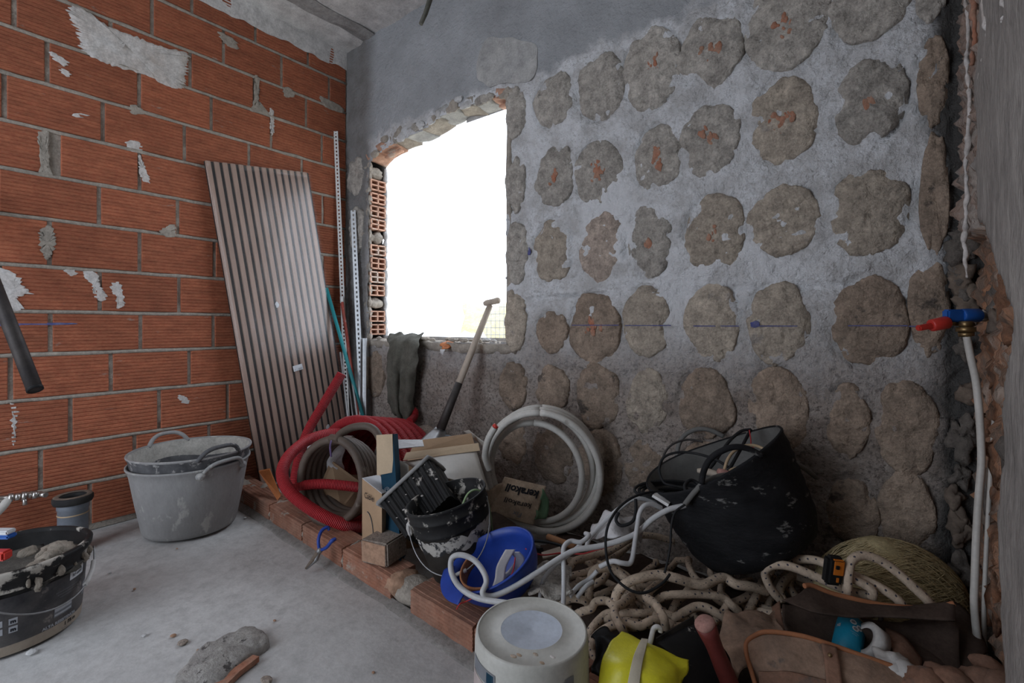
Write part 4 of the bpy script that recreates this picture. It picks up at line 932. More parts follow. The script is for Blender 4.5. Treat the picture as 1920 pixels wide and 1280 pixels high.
sheet('grey_panel', [[T(755, 866, 2.14), T(825, 856, 2.17), T(893, 846, 2.22)], [T(800, 888, 2.04), T(850, 880, 2.07), T(905, 885, 2.12)], [T(838, 897, 1.99), T(875, 908, 2.01), T(917, 921, 2.05)]], 'cardboard_grey', oc, 5, .004)
hexa('carton', [T(748, 1030, 2.14), T(900, 1010, 2.18), T(905, 1000, 2.45), T(760, 1010, 2.45)], [T(762, 868, 2.17), T(885, 890, 2.17), T(892, 838, 2.45), T(768, 852, 2.45)], 'cardboard', oc)
sheet('grey_panel', [[T(738, 868, 2.05), T(752, 864, 2.06), T(766, 872, 2.04)], [T(740, 905, 2.0), T(754, 905, 2.0), T(768, 905, 1.98)]], 'cardboard_grey', oc, 4, .004)
sheet('lid_flap', [[T(870, 808, 2.44), T(880, 806, 2.40)], [T(890, 822, 2.36), T(897, 820, 2.32)], [T(908, 838, 2.30), T(915, 832, 2.28)]], 'cardboard_grey', oc, 4, .004)
tag(slab('paper_note', [T(743, 825, 2.12), T(792, 825, 2.16), T(795, 837, 2.10), T(742, 842, 2.06)], UP*.003, 'paper_white'), 'folded white paper note lying on the open carton edge', 'paper')
tag(blob('rubble_lump', T(800, 815, 2.75), .10, .06, .06, 'concrete_block', None, .3, 12, 3), 'grey concrete lump at the spade blade behind the carton', 'rubble')
t = tag(tube('blue_ring', [T(835+14*cos(a), 822-6*sin(a), 2.5) for a in [i*pi/6 for i in range(12)]]+[T(849, 822, 2.5)], .004, 'pipe_grey', None, 6, 3), 'pale blue plastic ring lying behind the carton flap', 'ring')
# ------------------------------------------------------------------ splashed bucket with ribbed pail
def tilt_mat(px, py, D, ix, iy, iv):
    r, u, v = view_frame(px, py); return axis_mat(T(px, py, D), (r*ix+u*iy-v*iv), r)
mS = tilt_mat(872, 1062, 1.74, -.25, .82, .42)
sb = thing('splashed_bucket', T(872, 1085, 1.75), 'black bucket splashed with white plaster tilting behind the brick kerb', 'bucket')
rs = lambda z: .115+.030*min(1, max(0, z/.25))
lathe('body', [(0, 0), (.110, 0), (.115, .006), (rs(.1), .1), (rs(.175), .175)], 'plastic_black_dusty', sb, 48, mS)
lathe('splashed_side', [(rs(.175), .175), (rs(.178)+.005, .178), (rs(.18)+.005, .186), (rs(.19)+.001, .19), (rs(.225)+.001, .225), (rs(.23)+.005, .228), (rs(.23)+.005, .233), (rs(.235)+.001, .236), (rs(.262)+.002, .262), (rs(.265)+.006, .266), (rs(.27)+.004, .272), (rs(.27)-.003, .271), (rs(.2)-.003, .2), (rs(0)-.003, .01), (0, .01)], 'plastic_black_splash', sb, 48, mS)
lathe('plaster_band', [(rs(.12)+.001, .120), (rs(.14)+.002, .14), (rs(.17)+.001, .172)], 'splash_band', sb, 48, mS, lambda p, a, i: Vector((p.x, p.y, p.z+(.016*nz((cos(a)*3, sin(a)*3, i), 2.2)+.012*nz((cos(a)*3, sin(a)*3, i), 7)+.008*nz((cos(a)*3, sin(a)*3, i), 17) if i != 1 else 0))))
for i in range(26):
    a = random.uniform(0, 6.28); z = random.uniform(.05, .26); s = random.uniform(.004, .014); p = Vector((rs(z)*cos(a), rs(z)*sin(a), z))
    blob('plaster_splash', mS @ p, s*.5, s, .003, 'lime_smear', sb, .7, 50, i, axis_mat(Vector(), mS.to_3x3() @ Vector((cos(a), sin(a), 0)), UP).to_3x3(), sub=2)
def rim_tube(name, mx, r, z, a0, a1, out, drop, rad, mat, parent):
    P = [mx @ Vector(((r+out*sin(pi*k/14))*cos(a0+(a1-a0)*k/14), (r+out*sin(pi*k/14))*sin(a0+(a1-a0)*k/14), z-drop*sin(pi*k/14))) for k in range(15)]
    return tube(name, P, rad, mat, parent, 8, 3), P
# bail hanging on the camera side
cs = (mS.inverted() @ CP); ca = atan2(cs.y, cs.x)
o, P = rim_tube('bail_wire', mS, .147, .235, ca-1.65, ca+1.25, .03, .165, .0022, 'steel_dull', sb)
tube('bail_grip', [P[6], P[7], P[8]], .0065, 'steel_white', sb, 10)
blob('bail_ear', mS @ Vector((.15*cos(ca-1.6), .15*sin(ca-1.6), .2)), .012, .012, .03, 'tape_white', sb, .4, 40, 1, sub=2)
rp = thing('ribbed_pail', T(770, 960, 1.8), 'black ribbed rectangular pail with grey lip stuck tilted into the splashed bucket', 'pail')
A = T(713, 943, 1.86); Bq = T(803, 860, 1.90); ex = (Bq-A); WX = ex.length; ex.normalize()
dwn = T(768, 1006, 1.74)-A; ey = (dwn-ex*dwn.dot(ex)).normalized(); ez = ex.cross(ey).normalized(); ez = -ez if ez.dot(FW) > 0 else ez   # ez faces the camera
RPp = cols(ex, ey, ez); DH = .185; TH = .13
def pp(x, y, z): s = 1-.12*(y/DH); return A+ex*(WX/2+(x-WX/2)*s)+ey*y-ez*(TH/2+(z-TH/2)*s)
nr = 9
V = []; Fc = []
prof = []
for i in range(nr):
    x0 = i*WX/nr; w = WX/nr; prof += [(x0+w*.05, 0), (x0+w*.3, .0055), (x0+w*.65, .0055), (x0+w*.9, 0)]
ring = [(x, -b) for x, b in prof]+[(WX+b, 0+TH*k/5) for k, b in ((0, 0), (1, .004), (2, 0), (3, .004), (5, 0))]+[(WX-x, TH+b) for x, b in prof]+[(-b, TH-TH*k/5) for k, b in ((0, 0), (1, .004), (2, 0), (3, .004), (5, 0))]
m_ = len(ring); lv = [.0, .02, .1, DH-.01, DH]
for y in lv:
    for (x, z) in ring: V.append(pp(x, y, z))
for q in range(len(lv)-1):
    for i in range(m_): Fc.append((q*m_+i, q*m_+(i+1) % m_, (q+1)*m_+(i+1) % m_, (q+1)*m_+i))
Fc.append(tuple((len(lv)-1)*m_+i for i in range(m_)))
mesh('body', V, Fc, 'plastic_black', rp)
lipP = [pp(-.006, -.002, -.008), pp(WX+.006, -.002, -.008), pp(WX+.006, -.002, TH+.006), pp(-.006, -.002, TH+.006), pp(-.006, -.002, -.008)]
lp = []
for a, b in zip(lipP, lipP[1:]): lp += [a.lerp(b, t/6) for t in range(6)]
tube('lip', lp+[lipP[0]], .0085, 'rubber_grey', rp, 8)
for i in range(12):
    s = random.uniform(.002, .006); blob('plaster_spot', pp(random.random()*WX, random.random()*DH, -.004), s, s*1.5, s*.6, 'lime_smear', rp, .5, 50, i, sub=2)
tag(tube('green_wire', spline(trace([(860, 972, 1.72), (868, 945, 1.74), (878, 925, 1.76), (893, 918, 1.78), (908, 926, 1.8), (917, 950, 1.82), (922, 985, 1.84), (925, 1010, 1.86)]), 6), .0042, 'wire_green', None, 8), 'green and yellow earth wire looping out of the splashed bucket', 'wire')

# ------------------------------------------------------------------ white pipe coil, cement sack
wc = onY(1014, 884, 1.80); nn = (FW*.80+Vector((0, 1, 0))*.45+UP*.12).normalized(); Mw = axis_mat(wc, nn, UP)
coil = thing('pipe_coil', (wc.x, wc.y, 0), 'white plastic pipe coil standing upright against the stained wall', 'pipe')
for k, (dx, dz, dr, s) in enumerate([(0, 0, .012, 0), (-.004, .012, .0, .034), (.012, -.006, -.014, .06), (.030, -.014, -.040, .02), (-.010, .008, .004, -.032)]):
    P = [Mw @ Vector(((.274+dr)*cos(a)+dz, (.255+dr)*sin(a)+dx*(-1), s+.012*sin(a+k))) for a in [2*pi*j/60 for j in range(61)]]
    tube('pipe_turn', P, .0148, 'pipe_white', coil, 12)
tube('cut_end', [T(927, 801, 2.06), T(931, 797, 2.06)], .013, 'valve_red', coil, 12)
tube('pipe_turn', trace([(918, 880, 2.12), (910, 855, 2.10), (915, 825, 2.07), (928, 801, 2.06)]), .0148, 'pipe_white', coil, 12, 8)
sk = thing('cement_sack', T(970, 960, 2.25), 'torn paper cement sack with upside-down lettering behind the pipe coil', 'sack')
S00, S10, S01, S11 = T(1024, 911, 2.22), T(946, 893, 2.24), T(1000, 985, 2.16), T(915, 960, 2.18)   # x runs right to left (upside down)
def smap(u, v): p = S00.lerp(S10, u).lerp(S01.lerp(S11, u), v); return p-FW*(.030*sin(pi*min(1, max(0, u)))*sin(pi*min(1, max(0, v)))+.004*nz(p, 20))
sheet('sack_front', [[smap(u/5, v/5) for u in range(6)] for v in range(6)], 'paper_kraft', sk, 4, .003)
sheet('sack_tail', [[T(948+q*2, 902+q*20, 2.235), T(925, 915+q*20, 2.2), T(900, 925+q*18, 2.2)] for q in range(4)], 'paper_kraft', sk, 4, .02, .02, 12)
sheet('green_panel', [[T(1018, 915, 2.20), T(1029, 925, 2.2)], [T(1008, 945, 2.185), T(1026, 950, 2.2)], [T(998, 975, 2.15), T(1020, 968, 2.2)]], 'green_print', sk, 5, .004, .02, 20)
def st(u0, v0, sc): return lambda x, y: smap(u0+x*sc, v0-y*sc*1.0)-FW*.006
text('sack_lettering', 'kerakoll', 1, lambda x, y: smap(.50+x*.235, .22+y*.26)-FW*.006, 'ink_black', sk, .03)
text('sack_lettering', 'kerakoll', 1, lambda x, y: smap(.50+x*.19, .52+y*.19)-FW*.006, 'ink_black', sk, .01)
text('sack_lettering', 'Fix', 1, lambda x, y: smap(.42+x*.17, .80+y*.20)-FW*.006, 'ink_grey', sk, .01)

# ------------------------------------------------------------------ blue hard hat with white tube loop
mH = tilt_mat(950, 1096, 1.56, -.40, .60, .60)
hat = thing('hard_hat', T(950, 1140, 1.56), 'blue safety helmet lying upside down on the brick kerb', 'helmet')
prof = [(.132*sin(t), .115-.150*cos(t)) for t in [pi/2*k/10 for k in range(11)]]
prof = [(max(.0005, r), z) for r, z in prof]
ovl = lambda p, a, i: Vector((p.x*1.12, p.y*.92, p.z))
lathe('shell', prof+[(.136, .118), (.128, .12), (.120, .09)]+[(r*.95, z+.006) for r, z in prof[-3::-1]], 'plastic_blue', hat, 48, mH, ovl)
rH, uH, vH = view_frame(950, 1096); bd = mH.inverted().to_3x3() @ (-rH*.9-uH*.5); ba = atan2(bd.y, bd.x)
sheet('peak', [[mH @ Vector(((.128+q*.028)*1.10*cos(ba+t*.6), (.128+q*.028)*.95*sin(ba+t*.6), .116-.004*q*q)) for t in (-1, -.5, 0, .5, 1)] for q in (0, .5, 1.0, 1.35)], 'plastic_blue', hat, 4, .004)
P = [mH @ Vector((.118*cos(ba+t), .100*sin(ba+t), .085)) for t in [-1.1+2.2*k/10 for k in range(11)]]
sheet('sweatband', [[p+mH.to_3x3() @ Vector((0, 0, s)) for p in P] for s in (-.02, 0, .022)], 'foam_brown', hat, 3, .006)
for (c1, ctl) in [(((957, 1030), (941, 1060), (937, 1085), (930, 1110), (938, 1122)), 0), (((965, 1035), (975, 1050), (960, 1072), (945, 1080), (938, 1090)), 1), (((975, 1090), (962, 1100), (948, 1108), (938, 1116)), 2)]:
    P = trace([(x, y, 1.53-.012*k*(1 if ctl != 1 else -1)) for k, (x, y) in enumerate(c1)]); P = spline(P, 5)
    sheet('harness_strap', [[p-rH*.016 for p in P], P, [p+rH*.016 for p in P]], 'strap_white', hat, 2, .0025)
tube('chin_cord', trace([(966, 1045, 1.5), (962, 1070, 1.5), (950, 1092, 1.5)]), .002, 'wire_red', hat, 6, 6)
tube('chin_cord', trace([(893, 1118, 1.42), (872, 1128, 1.42), (862, 1132, 1.41), (856, 1142, 1.41)]), .002, 'wire_red', hat, 6, 6)
def clearhose(label_, runs, r=.0085):
    t = thing('flexible_tube', runs[0][len(runs[0])//2], label_, 'tube')
    for P in runs: tube('tube_run', P, r, 'tube_clear', t, 10, 10)
    return t
clearhose('translucent white tube looping from blue helmet up to the white clips', [
  trace([(1000, 1136, 1.34), (948, 1130, 1.37), (897, 1121, 1.40), (864, 1102, 1.43), (847, 1074, 1.45), (847, 1047, 1.47), (864, 1040, 1.47), (888, 1049, 1.46), (905, 1069, 1.44), (912, 1090, 1.42), (905, 1112, 1.40), (924, 1117, 1.41), (960, 1102, 1.42), (1008, 1073, 1.44), (1048, 1047, 1.47), (1080, 1031, 1.49), (1127, 1023, 1.50), (1165, 1012, 1.50), (1195, 998, 1.50), (1223, 973, 1.50), (1254, 955, 1.50), (1284, 947, 1.50), (1310, 935, 1.52)])])
clearhose('translucent white tube bent sharply down in front of the black tub', [
  trace([(1240, 952, 1.53), (1222, 945, 1.52), (1208, 948, 1.51), (1199, 962, 1.50), (1195, 985, 1.49), (1190, 1020, 1.47), (1186, 1045, 1.45), (1180, 1056, 1.44), (1165, 1055, 1.44), (1148, 1052, 1.46), (1125, 1062, 1.48)]),
  trace([(1099, 1030, 1.56), (1106, 1008, 1.60), (1130, 980, 1.62), (1165, 950, 1.64), (1188, 935, 1.65), (1215, 937, 1.66), (1234, 947, 1.66)])], .0075)
clearhose('translucent white tube standing upright right behind the white bucket', [
  trace([(1056, 1135, 1.40), (1057, 1105, 1.43), (1057, 1065, 1.46), (1056, 1040, 1.49), (1058, 1024, 1.51), (1070, 1014, 1.53), (1089, 1016, 1.53), (1104, 1004, 1.55), (1098, 1000, 1.58)])], .0075)
clearhose('dusty translucent tube lying low between helmet and rope pile', [
  trace([(1012, 1125, 1.50), (1018, 1090, 1.52), (1038, 1062, 1.55), (1060, 1045, 1.56), (1090, 1020, 1.58)]), trace([(1068, 1118, 1.46), (1085, 1098, 1.48), (1105, 1085, 1.5), (1120, 1070, 1.5)]), trace([(1082, 1120, 1.46), (1098, 1100, 1.47), (1112, 1090, 1.49)])], .007)

# ------------------------------------------------------------------ rope pile
def rope(label_, runs, r=.0125):
    t = thing('rope', runs[0][len(runs[0])//2], label_, 'rope', None)
    for P in runs: tube('rope_length', P, r, 'rope', t, 9, 8)
    return t
Z = .15
def rz(pts, z0=.14, amp=.0, r=0): return [onZ(x, y, z0+(q[0] if q else 0)) for x, y, *q in pts]
rope('thick pale flecked rope arching across the middle of the pile', [
  rz([(1154, 1138, .0), (1155, 1118, .02), (1163, 1103, .04), (1178, 1091, .06), (1204, 1082, .075), (1235, 1077, .08), (1266, 1083, .075), (1294, 1092, .06), (1320, 1096, .055), (1342, 1086, .06), (1360, 1083, .06), (1380, 1095, .05), (1411, 1100, .04), (1438, 1108, .02)], .15)], .0145)
rope('flecked rope rising as narrow hoop near the white bucket', [
  rz([(1103, 1135, -.02), (1105, 1112, .0), (1106, 1092, .03), (1113, 1072, .06), (1132, 1064, .07), (1154, 1069, .06), (1173, 1085, .04), (1185, 1102, .02), (1190, 1120, 0)], .14)], .0140)
rope('flecked rope running from the helmet up behind the tubes', [
  rz([(1060, 1076, .0), (1070, 1062, .01), (1080, 1050, .02), (1116, 1040, .03), (1151, 1028, .04), (1175, 1014, .05), (1195, 1004, .05), (1230, 1005, .03), (1262, 1015, .0)], .12),
  rz([(1036, 1116, -.03), (1046, 1095, 0), (1068, 1081, .01), (1104, 1071, .02), (1140, 1052, .02), (1165, 1035, .02), (1180, 1020, .02), (1200, 1000, .03)], .10)], .0125)
rope('short stub of flecked rope end behind the white bucket', [rz([(1022, 1083, .03), (1026, 1094, .04), (1030, 1108, .03), (1036, 1124, 0)], .11)], .0125)
rope('flecked rope winding low right beside the white bucket', [
  rz([(1052, 1132), (1070, 1122, .02), (1092, 1124, .02), (1104, 1133, .0)], .12),
  rz([(1080, 1152, -.02), (1092, 1146), (1108, 1141, .01), (1115, 1130, .02), (1125, 1126, .025), (1140, 1127, .025), (1152, 1136, .03), (1170, 1129, .03), (1182, 1121, .02), (1200, 1105, .0)], .13),
  rz([(1104, 1194, -.01), (1110, 1178, .0), (1123, 1162, .01), (1140, 1150, .02), (1170, 1148, .03), (1200, 1150, .03), (1235, 1148, .02), (1270, 1158, .01), (1300, 1170, -.02)], .11),
  rz([(1172, 1190, -.03), (1166, 1178, .02), (1158, 1165, .03), (1153, 1152, .035), (1154, 1140, .035), (1165, 1132, .03), (1180, 1122, .02)], .14)], .0120)
rope('flecked rope curving in front towards the yellow pack', [
  rz([(1110, 1212, -.02), (1114, 1198, .0), (1128, 1184, .01), (1150, 1172, .02), (1172, 1168, .03), (1199, 1174, .03), (1220, 1164, .04), (1238, 1161, .04), (1262, 1172, .03)], .12),
  rz([(1116, 1246, -.03), (1112, 1225, -.02), (1108, 1205, .0)], .10),
  rz([(1118, 1168, -.01), (1135, 1160, .02), (1165, 1158, .02), (1190, 1166, .02), (1210, 1160, .01)], .10)], .0120)
rope('flecked rope with an orange stain dropping towards the white hook', [
  rz([(1250, 1082, .01), (1240, 1090, .02), (1222, 1104, .03), (1211, 1117, .04), (1218, 1124, .05), (1228, 1131, .06), (1238, 1146, .06), (1245, 1160, .05), (1249, 1178, .02)], .14)], .0120)
rope('flecked rope looping wide above the dark red handle', [
  rz([(1228, 1150, -.02), (1230, 1130, .0), (1247, 1117, .03), (1283, 1114, .04), (1312, 1114, .04), (1338, 1116, .04), (1358, 1122, .03), (1372, 1134, .02), (1385, 1146, .0)], .13),
  rz([(1262, 1160, -.01), (1285, 1146, .02), (1305, 1137, .03), (1325, 1139, .03), (1345, 1150, .02), (1366, 1164, .0)], .13)], .0125)
rope('flecked rope lengths crossing below the black rubber tub', [
  rz([(1258, 1150, -.02), (1268, 1130), (1285, 1112, .02), (1300, 1095, .03), (1320, 1090, .02)], .12),
  rz([(1290, 1048, .0), (1292, 1060, .02), (1300, 1078, .03), (1312, 1092, .03), (1330, 1110, .02), (1352, 1128, .01), (1372, 1130, .01), (1400, 1118, .02), (1425, 1098, .02), (1450, 1080, .02)], .11),
  rz([(1400, 1152, -.01), (1408, 1135), (1420, 1112, .02), (1432, 1086, .03), (1446, 1070, .02)], .12),
  rz([(1436, 1150, -.02), (1443, 1125, 0), (1455, 1100, .02), (1470, 1080, .02), (1495, 1064, .02)], .11)], .0120)
rope('flecked rope coil piled between black tub and brown bag', [
  trace([(1463, 1124, 1.44), (1452, 1112, 1.44), (1442, 1097, 1.44), (1435, 1078, 1.44), (1437, 1066, 1.43), (1452, 1059, 1.42), (1483, 1062, 1.40), (1528, 1080, 1.37), (1583, 1104, 1.33), (1631, 1117, 1.31)]),
  trace([(1440, 1072, 1.48), (1459, 1056, 1.48), (1483, 1049, 1.46), (1528, 1050, 1.42), (1569, 1066, 1.37), (1604, 1080, 1.33), (1648, 1100, 1.30), (1683, 1124, 1.28), (1700, 1150, 1.27)]),
  rz([(1470, 1128), (1462, 1108, .02), (1470, 1090, .03), (1490, 1076, .03), (1520, 1066, .02), (1550, 1070, .02), (1580, 1086, .02)], .13),
  rz([(1496, 1124), (1480, 1100, .01), (1485, 1082, .02), (1510, 1086, .03), (1530, 1100, .03)], .13)], .0125)
rope('flecked rope hoop standing in front of the hemp bundle', [
  trace([(1587, 1118, 1.30), (1589, 1095, 1.30), (1591, 1070, 1.30), (1597, 1050, 1.31), (1617, 1041, 1.315), (1648, 1049, 1.31), (1683, 1073, 1.295), (1717, 1104, 1.27), (1738, 1124, 1.26), (1760, 1150, 1.27)]),
  trace([(1634, 1122, 1.29), (1636, 1108, 1.29), (1622, 1096, 1.30), (1602, 1086, 1.31), (1575, 1070, 1.34)])], .0120)
rr_ = random.Random(11)
for i, nm in enumerate(['low buried rope lengths under the left of the pile', 'low buried rope lengths in the middle of the pile', 'low buried rope lengths under the right of the pile']):
    runs = []
    for q in range(6):
        x0 = [1060, 1180, 1340][i]; x = x0+rr_.uniform(0, 120); y = rr_.uniform(1065, 1160) if i < 2 else rr_.uniform(1080, 1140); a = rr_.uniform(0, 6.28); P = []
        for k in range(9):
            P.append(onZ(x, y, .075+.02*sin(k+q)+.01*q)); a += rr_.uniform(-.9, .9); x += 26*cos(a); y += 17*sin(a); y = min(max(y, 1050), 1175); x = min(max(x, x0-10), x0+170)
        runs.append(P)
    rope('flecked '+nm, runs, .0115)
# crumpled dark sheets and debris the pile lies on
tag(sheet('black_plastic_sheet', [[Vector((x, y, .045+.035*abs(nz((x, y, 0), 9))+.02*nz((x, y, 1), 22))) for x in [-1.15+.155*j for j in range(9)]] for y in [1.22, 1.35, 1.5, 1.62, 1.75, 1.88]], 'canvas_dark', None, 5, .01, .012, 25), 'dark dusty plastic sheet spread under the rope pile', 'sheet')
tag(sheet('grey_cloth', [[T(990+j*20, 1060+i*20+4*sin(j*2+i), 1.66-.07*i) for j in range(5)] for i in range(4)], 'dab_grey', None, 4, .01, .02, 20), 'grey dusty cloth between the helmet and the ropes', 'cloth')
tag(sheet('plastic_bag', [[T(1105+8*abs(2-i), 985+9*i, 1.74-.03*i), T(1130, 962+16*i, 1.70-.04*i), T(1160, 958+18*i, 1.66-.04*i), T(1190, 975+12*i, 1.68-.03*i), T(1200, 990+9*i, 1.70)] for i in range(4)], 'plastic_bag', None, 5, .003, .035, 14), 'crumpled white plastic bag left of the black tub', 'bag')
tag(tube('wooden_stick', [T(1028, 1006, 1.78), T(1080, 1026, 1.66)], .012, 'wood_stick', None, 7), 'short brown wooden stick lying below the pipe coil', 'stick')
tag(tube('black_stick', trace([(942, 1015, 1.80), (970, 1020, 1.76), (1000, 1026, 1.7), (1015, 1032, 1.66)]), .010, 'cable_black', None, 8, 4), 'short black rubber stick right above the helmet', 'stick')
tag(tube('black_wire', trace([(905, 1042, 1.7), (930, 1026, 1.72), (960, 1018, 1.74), (1010, 1014, 1.74), (1050, 1022, 1.7), (1056, 1030, 1.66)]), .005, 'cable_black', None, 8, 6), 'black cord running over the helmet towards the stick', 'cord')
tag(slab('paper_scrap', [T(1015, 1035, 1.62), T(1050, 1024, 1.66), T(1054, 1036, 1.62), T(1018, 1046, 1.58)], -UP*.004, 'label_cream'), 'pale pinkish paper scrap right of the helmet', 'paper')
tag(tube('wood_splinter', [T(1000, 1035, 1.6), T(1001, 1058, 1.56)], .004, 'cardboard_pale', None, 6), 'thin pale wood splinter standing right of the helmet', 'splinter')
tag(tube('red_string', spline(trace([(985, 1028, 1.6), (1015, 1040, 1.58), (1055, 1036, 1.58), (1090, 1038, 1.56), (1120, 1030, 1.54), (1150, 1022, 1.52)]), 6), .0025, 'wire_red', None, 6), 'thin red string running through the white tubes', 'string')
tag(blob('dark_rag', T(925, 1010, 1.98), .16, .09, .09, 'canvas_dark', None, .35, 9, 4), 'dark crumpled rag behind the helmet under the pipe coil', 'rag')

# ------------------------------------------------------------------ black flexible tub with cables
mT = tilt_mat(1424, 1022, 1.60, -.46, .80, .385)
rt_ = lambda z: .198+.040*(z/.33)**.7
ft = thing('flexible_tub', T(1430, 1090, 1.55), 'black dented rubber tub full of cables tilted on the rope pile', 'tub')
TH_ = .315
def soft(p, a, i): s = 1+.03*sin(2*a+.6)*min(1, p.z/.2)+.018*nz((cos(a)*2, sin(a)*2, p.z*7), 1.4); return Vector((p.x*s, p.y*s, p.z+.012*sin(2*a+2.2)*max(0, p.z/.33)))
pr = [(0.001, 0), (.172, 0), (.190, .010), (.199, .03)]+[(rt_(z)+(.003 if k % 2 else 0), z) for k, z in enumerate([.05, .07, .09, .11, .13, .15, .17, .19, .21, .23, .25, .27])]+[(rt_(.3), .30), (rt_(.315)+.004, .313), (rt_(.315)+.001, .320), (rt_(.315)-.004, .315)]
lathe('body', pr, 'rubber_tub_black', ft, 64, mT, soft)
lathe('lining', [(rt_(.315)-.004, .315), (rt_(.25)-.006, .25), (rt_(.15)-.006, .14), (.16, .12), (.001, .12)], 'rubber_tub_grey', ft, 64, mT, soft)
cs = mT.inverted() @ CP; ca = atan2(cs.y, cs.x)
for (a, m) in ((ca+.15, 'rubber_tub_black'), (ca+pi+.1, 'rubber_tub_grey')):
    P = []
    for k in range(11):
        t = -1+k/5; r_ = rt_(.315)+.004; P.append(mT @ Vector((r_*cos(a+t*.42), r_*sin(a+t*.42), .315+.065*(1-abs(t)**2.4))))
    tube('handle', P, .009, m, ft, 10, 4)
    mid = mT @ Vector((rt_(.3)*cos(a), rt_(.3)*sin(a), .30))
tube('rim_hose', trace([(1284, 946, 1.47), (1300, 925, 1.46), (1320, 905, 1.46), (1350, 892, 1.47), (1385, 888, 1.47), (1406, 880, 1.48), (1422, 868, 1.49), (1450, 860, 1.5), (1480, 864, 1.53), (1507, 877, 1.58), (1530, 895, 1.64)]), .008, 'rubber_tub_grey', ft, 10, 8)
def cable(label_, runs, r=.0045, mat='cable_black', nm='cable', cat='cable'):
    t = thing(nm, runs[0][0], label_, cat)
    for P in runs: tube('cable_run', P, r, mat, t, 8, 8)
    return t
cable('black cable arching high over the left of the rubber tub', [trace([(1290, 915, 1.62), (1260, 910, 1.64), (1244, 903, 1.66), (1236, 880, 1.68), (1244, 858, 1.70), (1268, 848, 1.70), (1300, 849, 1.68), (1339, 860, 1.62), (1366, 876, 1.56)])])
cable('two black cables rising to a point above the rubber tub', [trace([(1325, 885, 1.6), (1340, 866, 1.62), (1354, 845, 1.65), (1370, 824, 1.68), (1390, 808, 1.70), (1408, 805, 1.70)]), trace([(1408, 805, 1.70), (1400, 820, 1.68), (1388, 843, 1.62), (1366, 882, 1.55)])], .0055)
cable('grey cable loop at the upper left of the rubber tub', [trace([(1236, 880, 1.72), (1246, 850, 1.74), (1262, 832, 1.75), (1290, 824, 1.75), (1318, 828, 1.73)])], .004, 'iron_dark')
cable('tan cable arching inside the rubber tub mouth', [trace([(1358, 882, 1.56), (1364, 862, 1.58), (1376, 846, 1.60), (1395, 836, 1.62), (1415, 835, 1.62), (1434, 843, 1.60), (1450, 860, 1.56)]), trace([(1366, 882, 1.55), (1385, 877, 1.55), (1400, 884, 1.54)])], .005, 'cable_tan')
cable('thin red wire hanging in the rubber tub mouth', [trace([(1405, 806, 1.69), (1408, 830, 1.67), (1404, 845, 1.66)]), trace([(1412, 838, 1.64), (1420, 852, 1.6), (1426, 862, 1.58)])], .002, 'wire_red', 'wire', 'wire')
cc_ = []
for k in range(5):
    P = []; ph = rr_.uniform(0, 6.28)
    for j in range(15):
        a = ph+j*2*pi/12; P.append(T(1252+(62-5*k)*cos(a)+3*k, 918+(17-2*k)*sin(a)+3*k-2*(k % 3), 1.70-.05*sin(a)+.005*k))
    cc_.append(P)
cable('flat coil of black cable left of the rubber tub', cc_, .005)
cable('black cable hanging in a long loop over the white tubes', [trace([(1244, 922, 1.6), (1215, 923, 1.56), (1185, 933, 1.52), (1160, 952, 1.49), (1143, 978, 1.45), (1136, 1005, 1.43), (1137, 1040, 1.41), (1145, 1070, 1.40), (1161, 1091, 1.38), (1186, 1108, 1.36), (1212, 1110, 1.36), (1242, 1093, 1.38), (1256, 1076, 1.40)])], .004)
cable('black cable hanging down the left side of the rubber tub', [trace([(1284, 946, 1.45), (1266, 960, 1.44), (1259, 985, 1.43), (1257, 1020, 1.42), (1252, 1050, 1.41), (1246, 1074, 1.40)])], .0035)
cable('small black cable ring at the rubber tub lip', [trace([(1300, 938, 1.5), (1288, 925, 1.5), (1284, 910, 1.52), (1294, 900, 1.54), (1306, 904, 1.54), (1316, 916, 1.52)]), trace([(1160, 960, 1.6), (1155, 975, 1.59), (1165, 985, 1.58), (1185, 978, 1.58), (1192, 960, 1.6), (1192, 935, 1.62)])], .0055)
wcl = thing('cable_clips', T(1260, 945, 1.6), 'white plastic trunking offcuts on the left lip of the tub', 'offcut')
hexa('offcut', [T(1222, 931, 1.56), T(1252, 950, 1.52), T(1256, 944, 1.54), T(1228, 926, 1.58)], [T(1224, 927, 1.56), T(1254, 945, 1.52), T(1258, 940, 1.54), T(1230, 922, 1.58)], 'steel_white', wcl)
hexa('offcut', [T(1256, 950, 1.54), T(1285, 948, 1.50), T(1292, 938, 1.55), T(1264, 938, 1.58)], [T(1260, 932, 1.55), T(1284, 934, 1.52), T(1290, 928, 1.56), T(1268, 928, 1.59)], 'steel_white', wcl)
tg = thing('sleeved_tool', T(1350, 885, 1.58), 'grey cable end with salmon tip lying in the tub mouth', 'plug')
tube('sleeve', [T(1308, 882, 1.62), T(1326, 884, 1.6), T(1348, 890, 1.57)], [.007, .012, .010], 'label_cream', tg, 10, 4)
tube('tip', [T(1348, 883, 1.57), T(1358, 886, 1.55), T(1370, 889, 1.54)], [.010, .011, .009], 'dusty_end', tg, 10, 4)

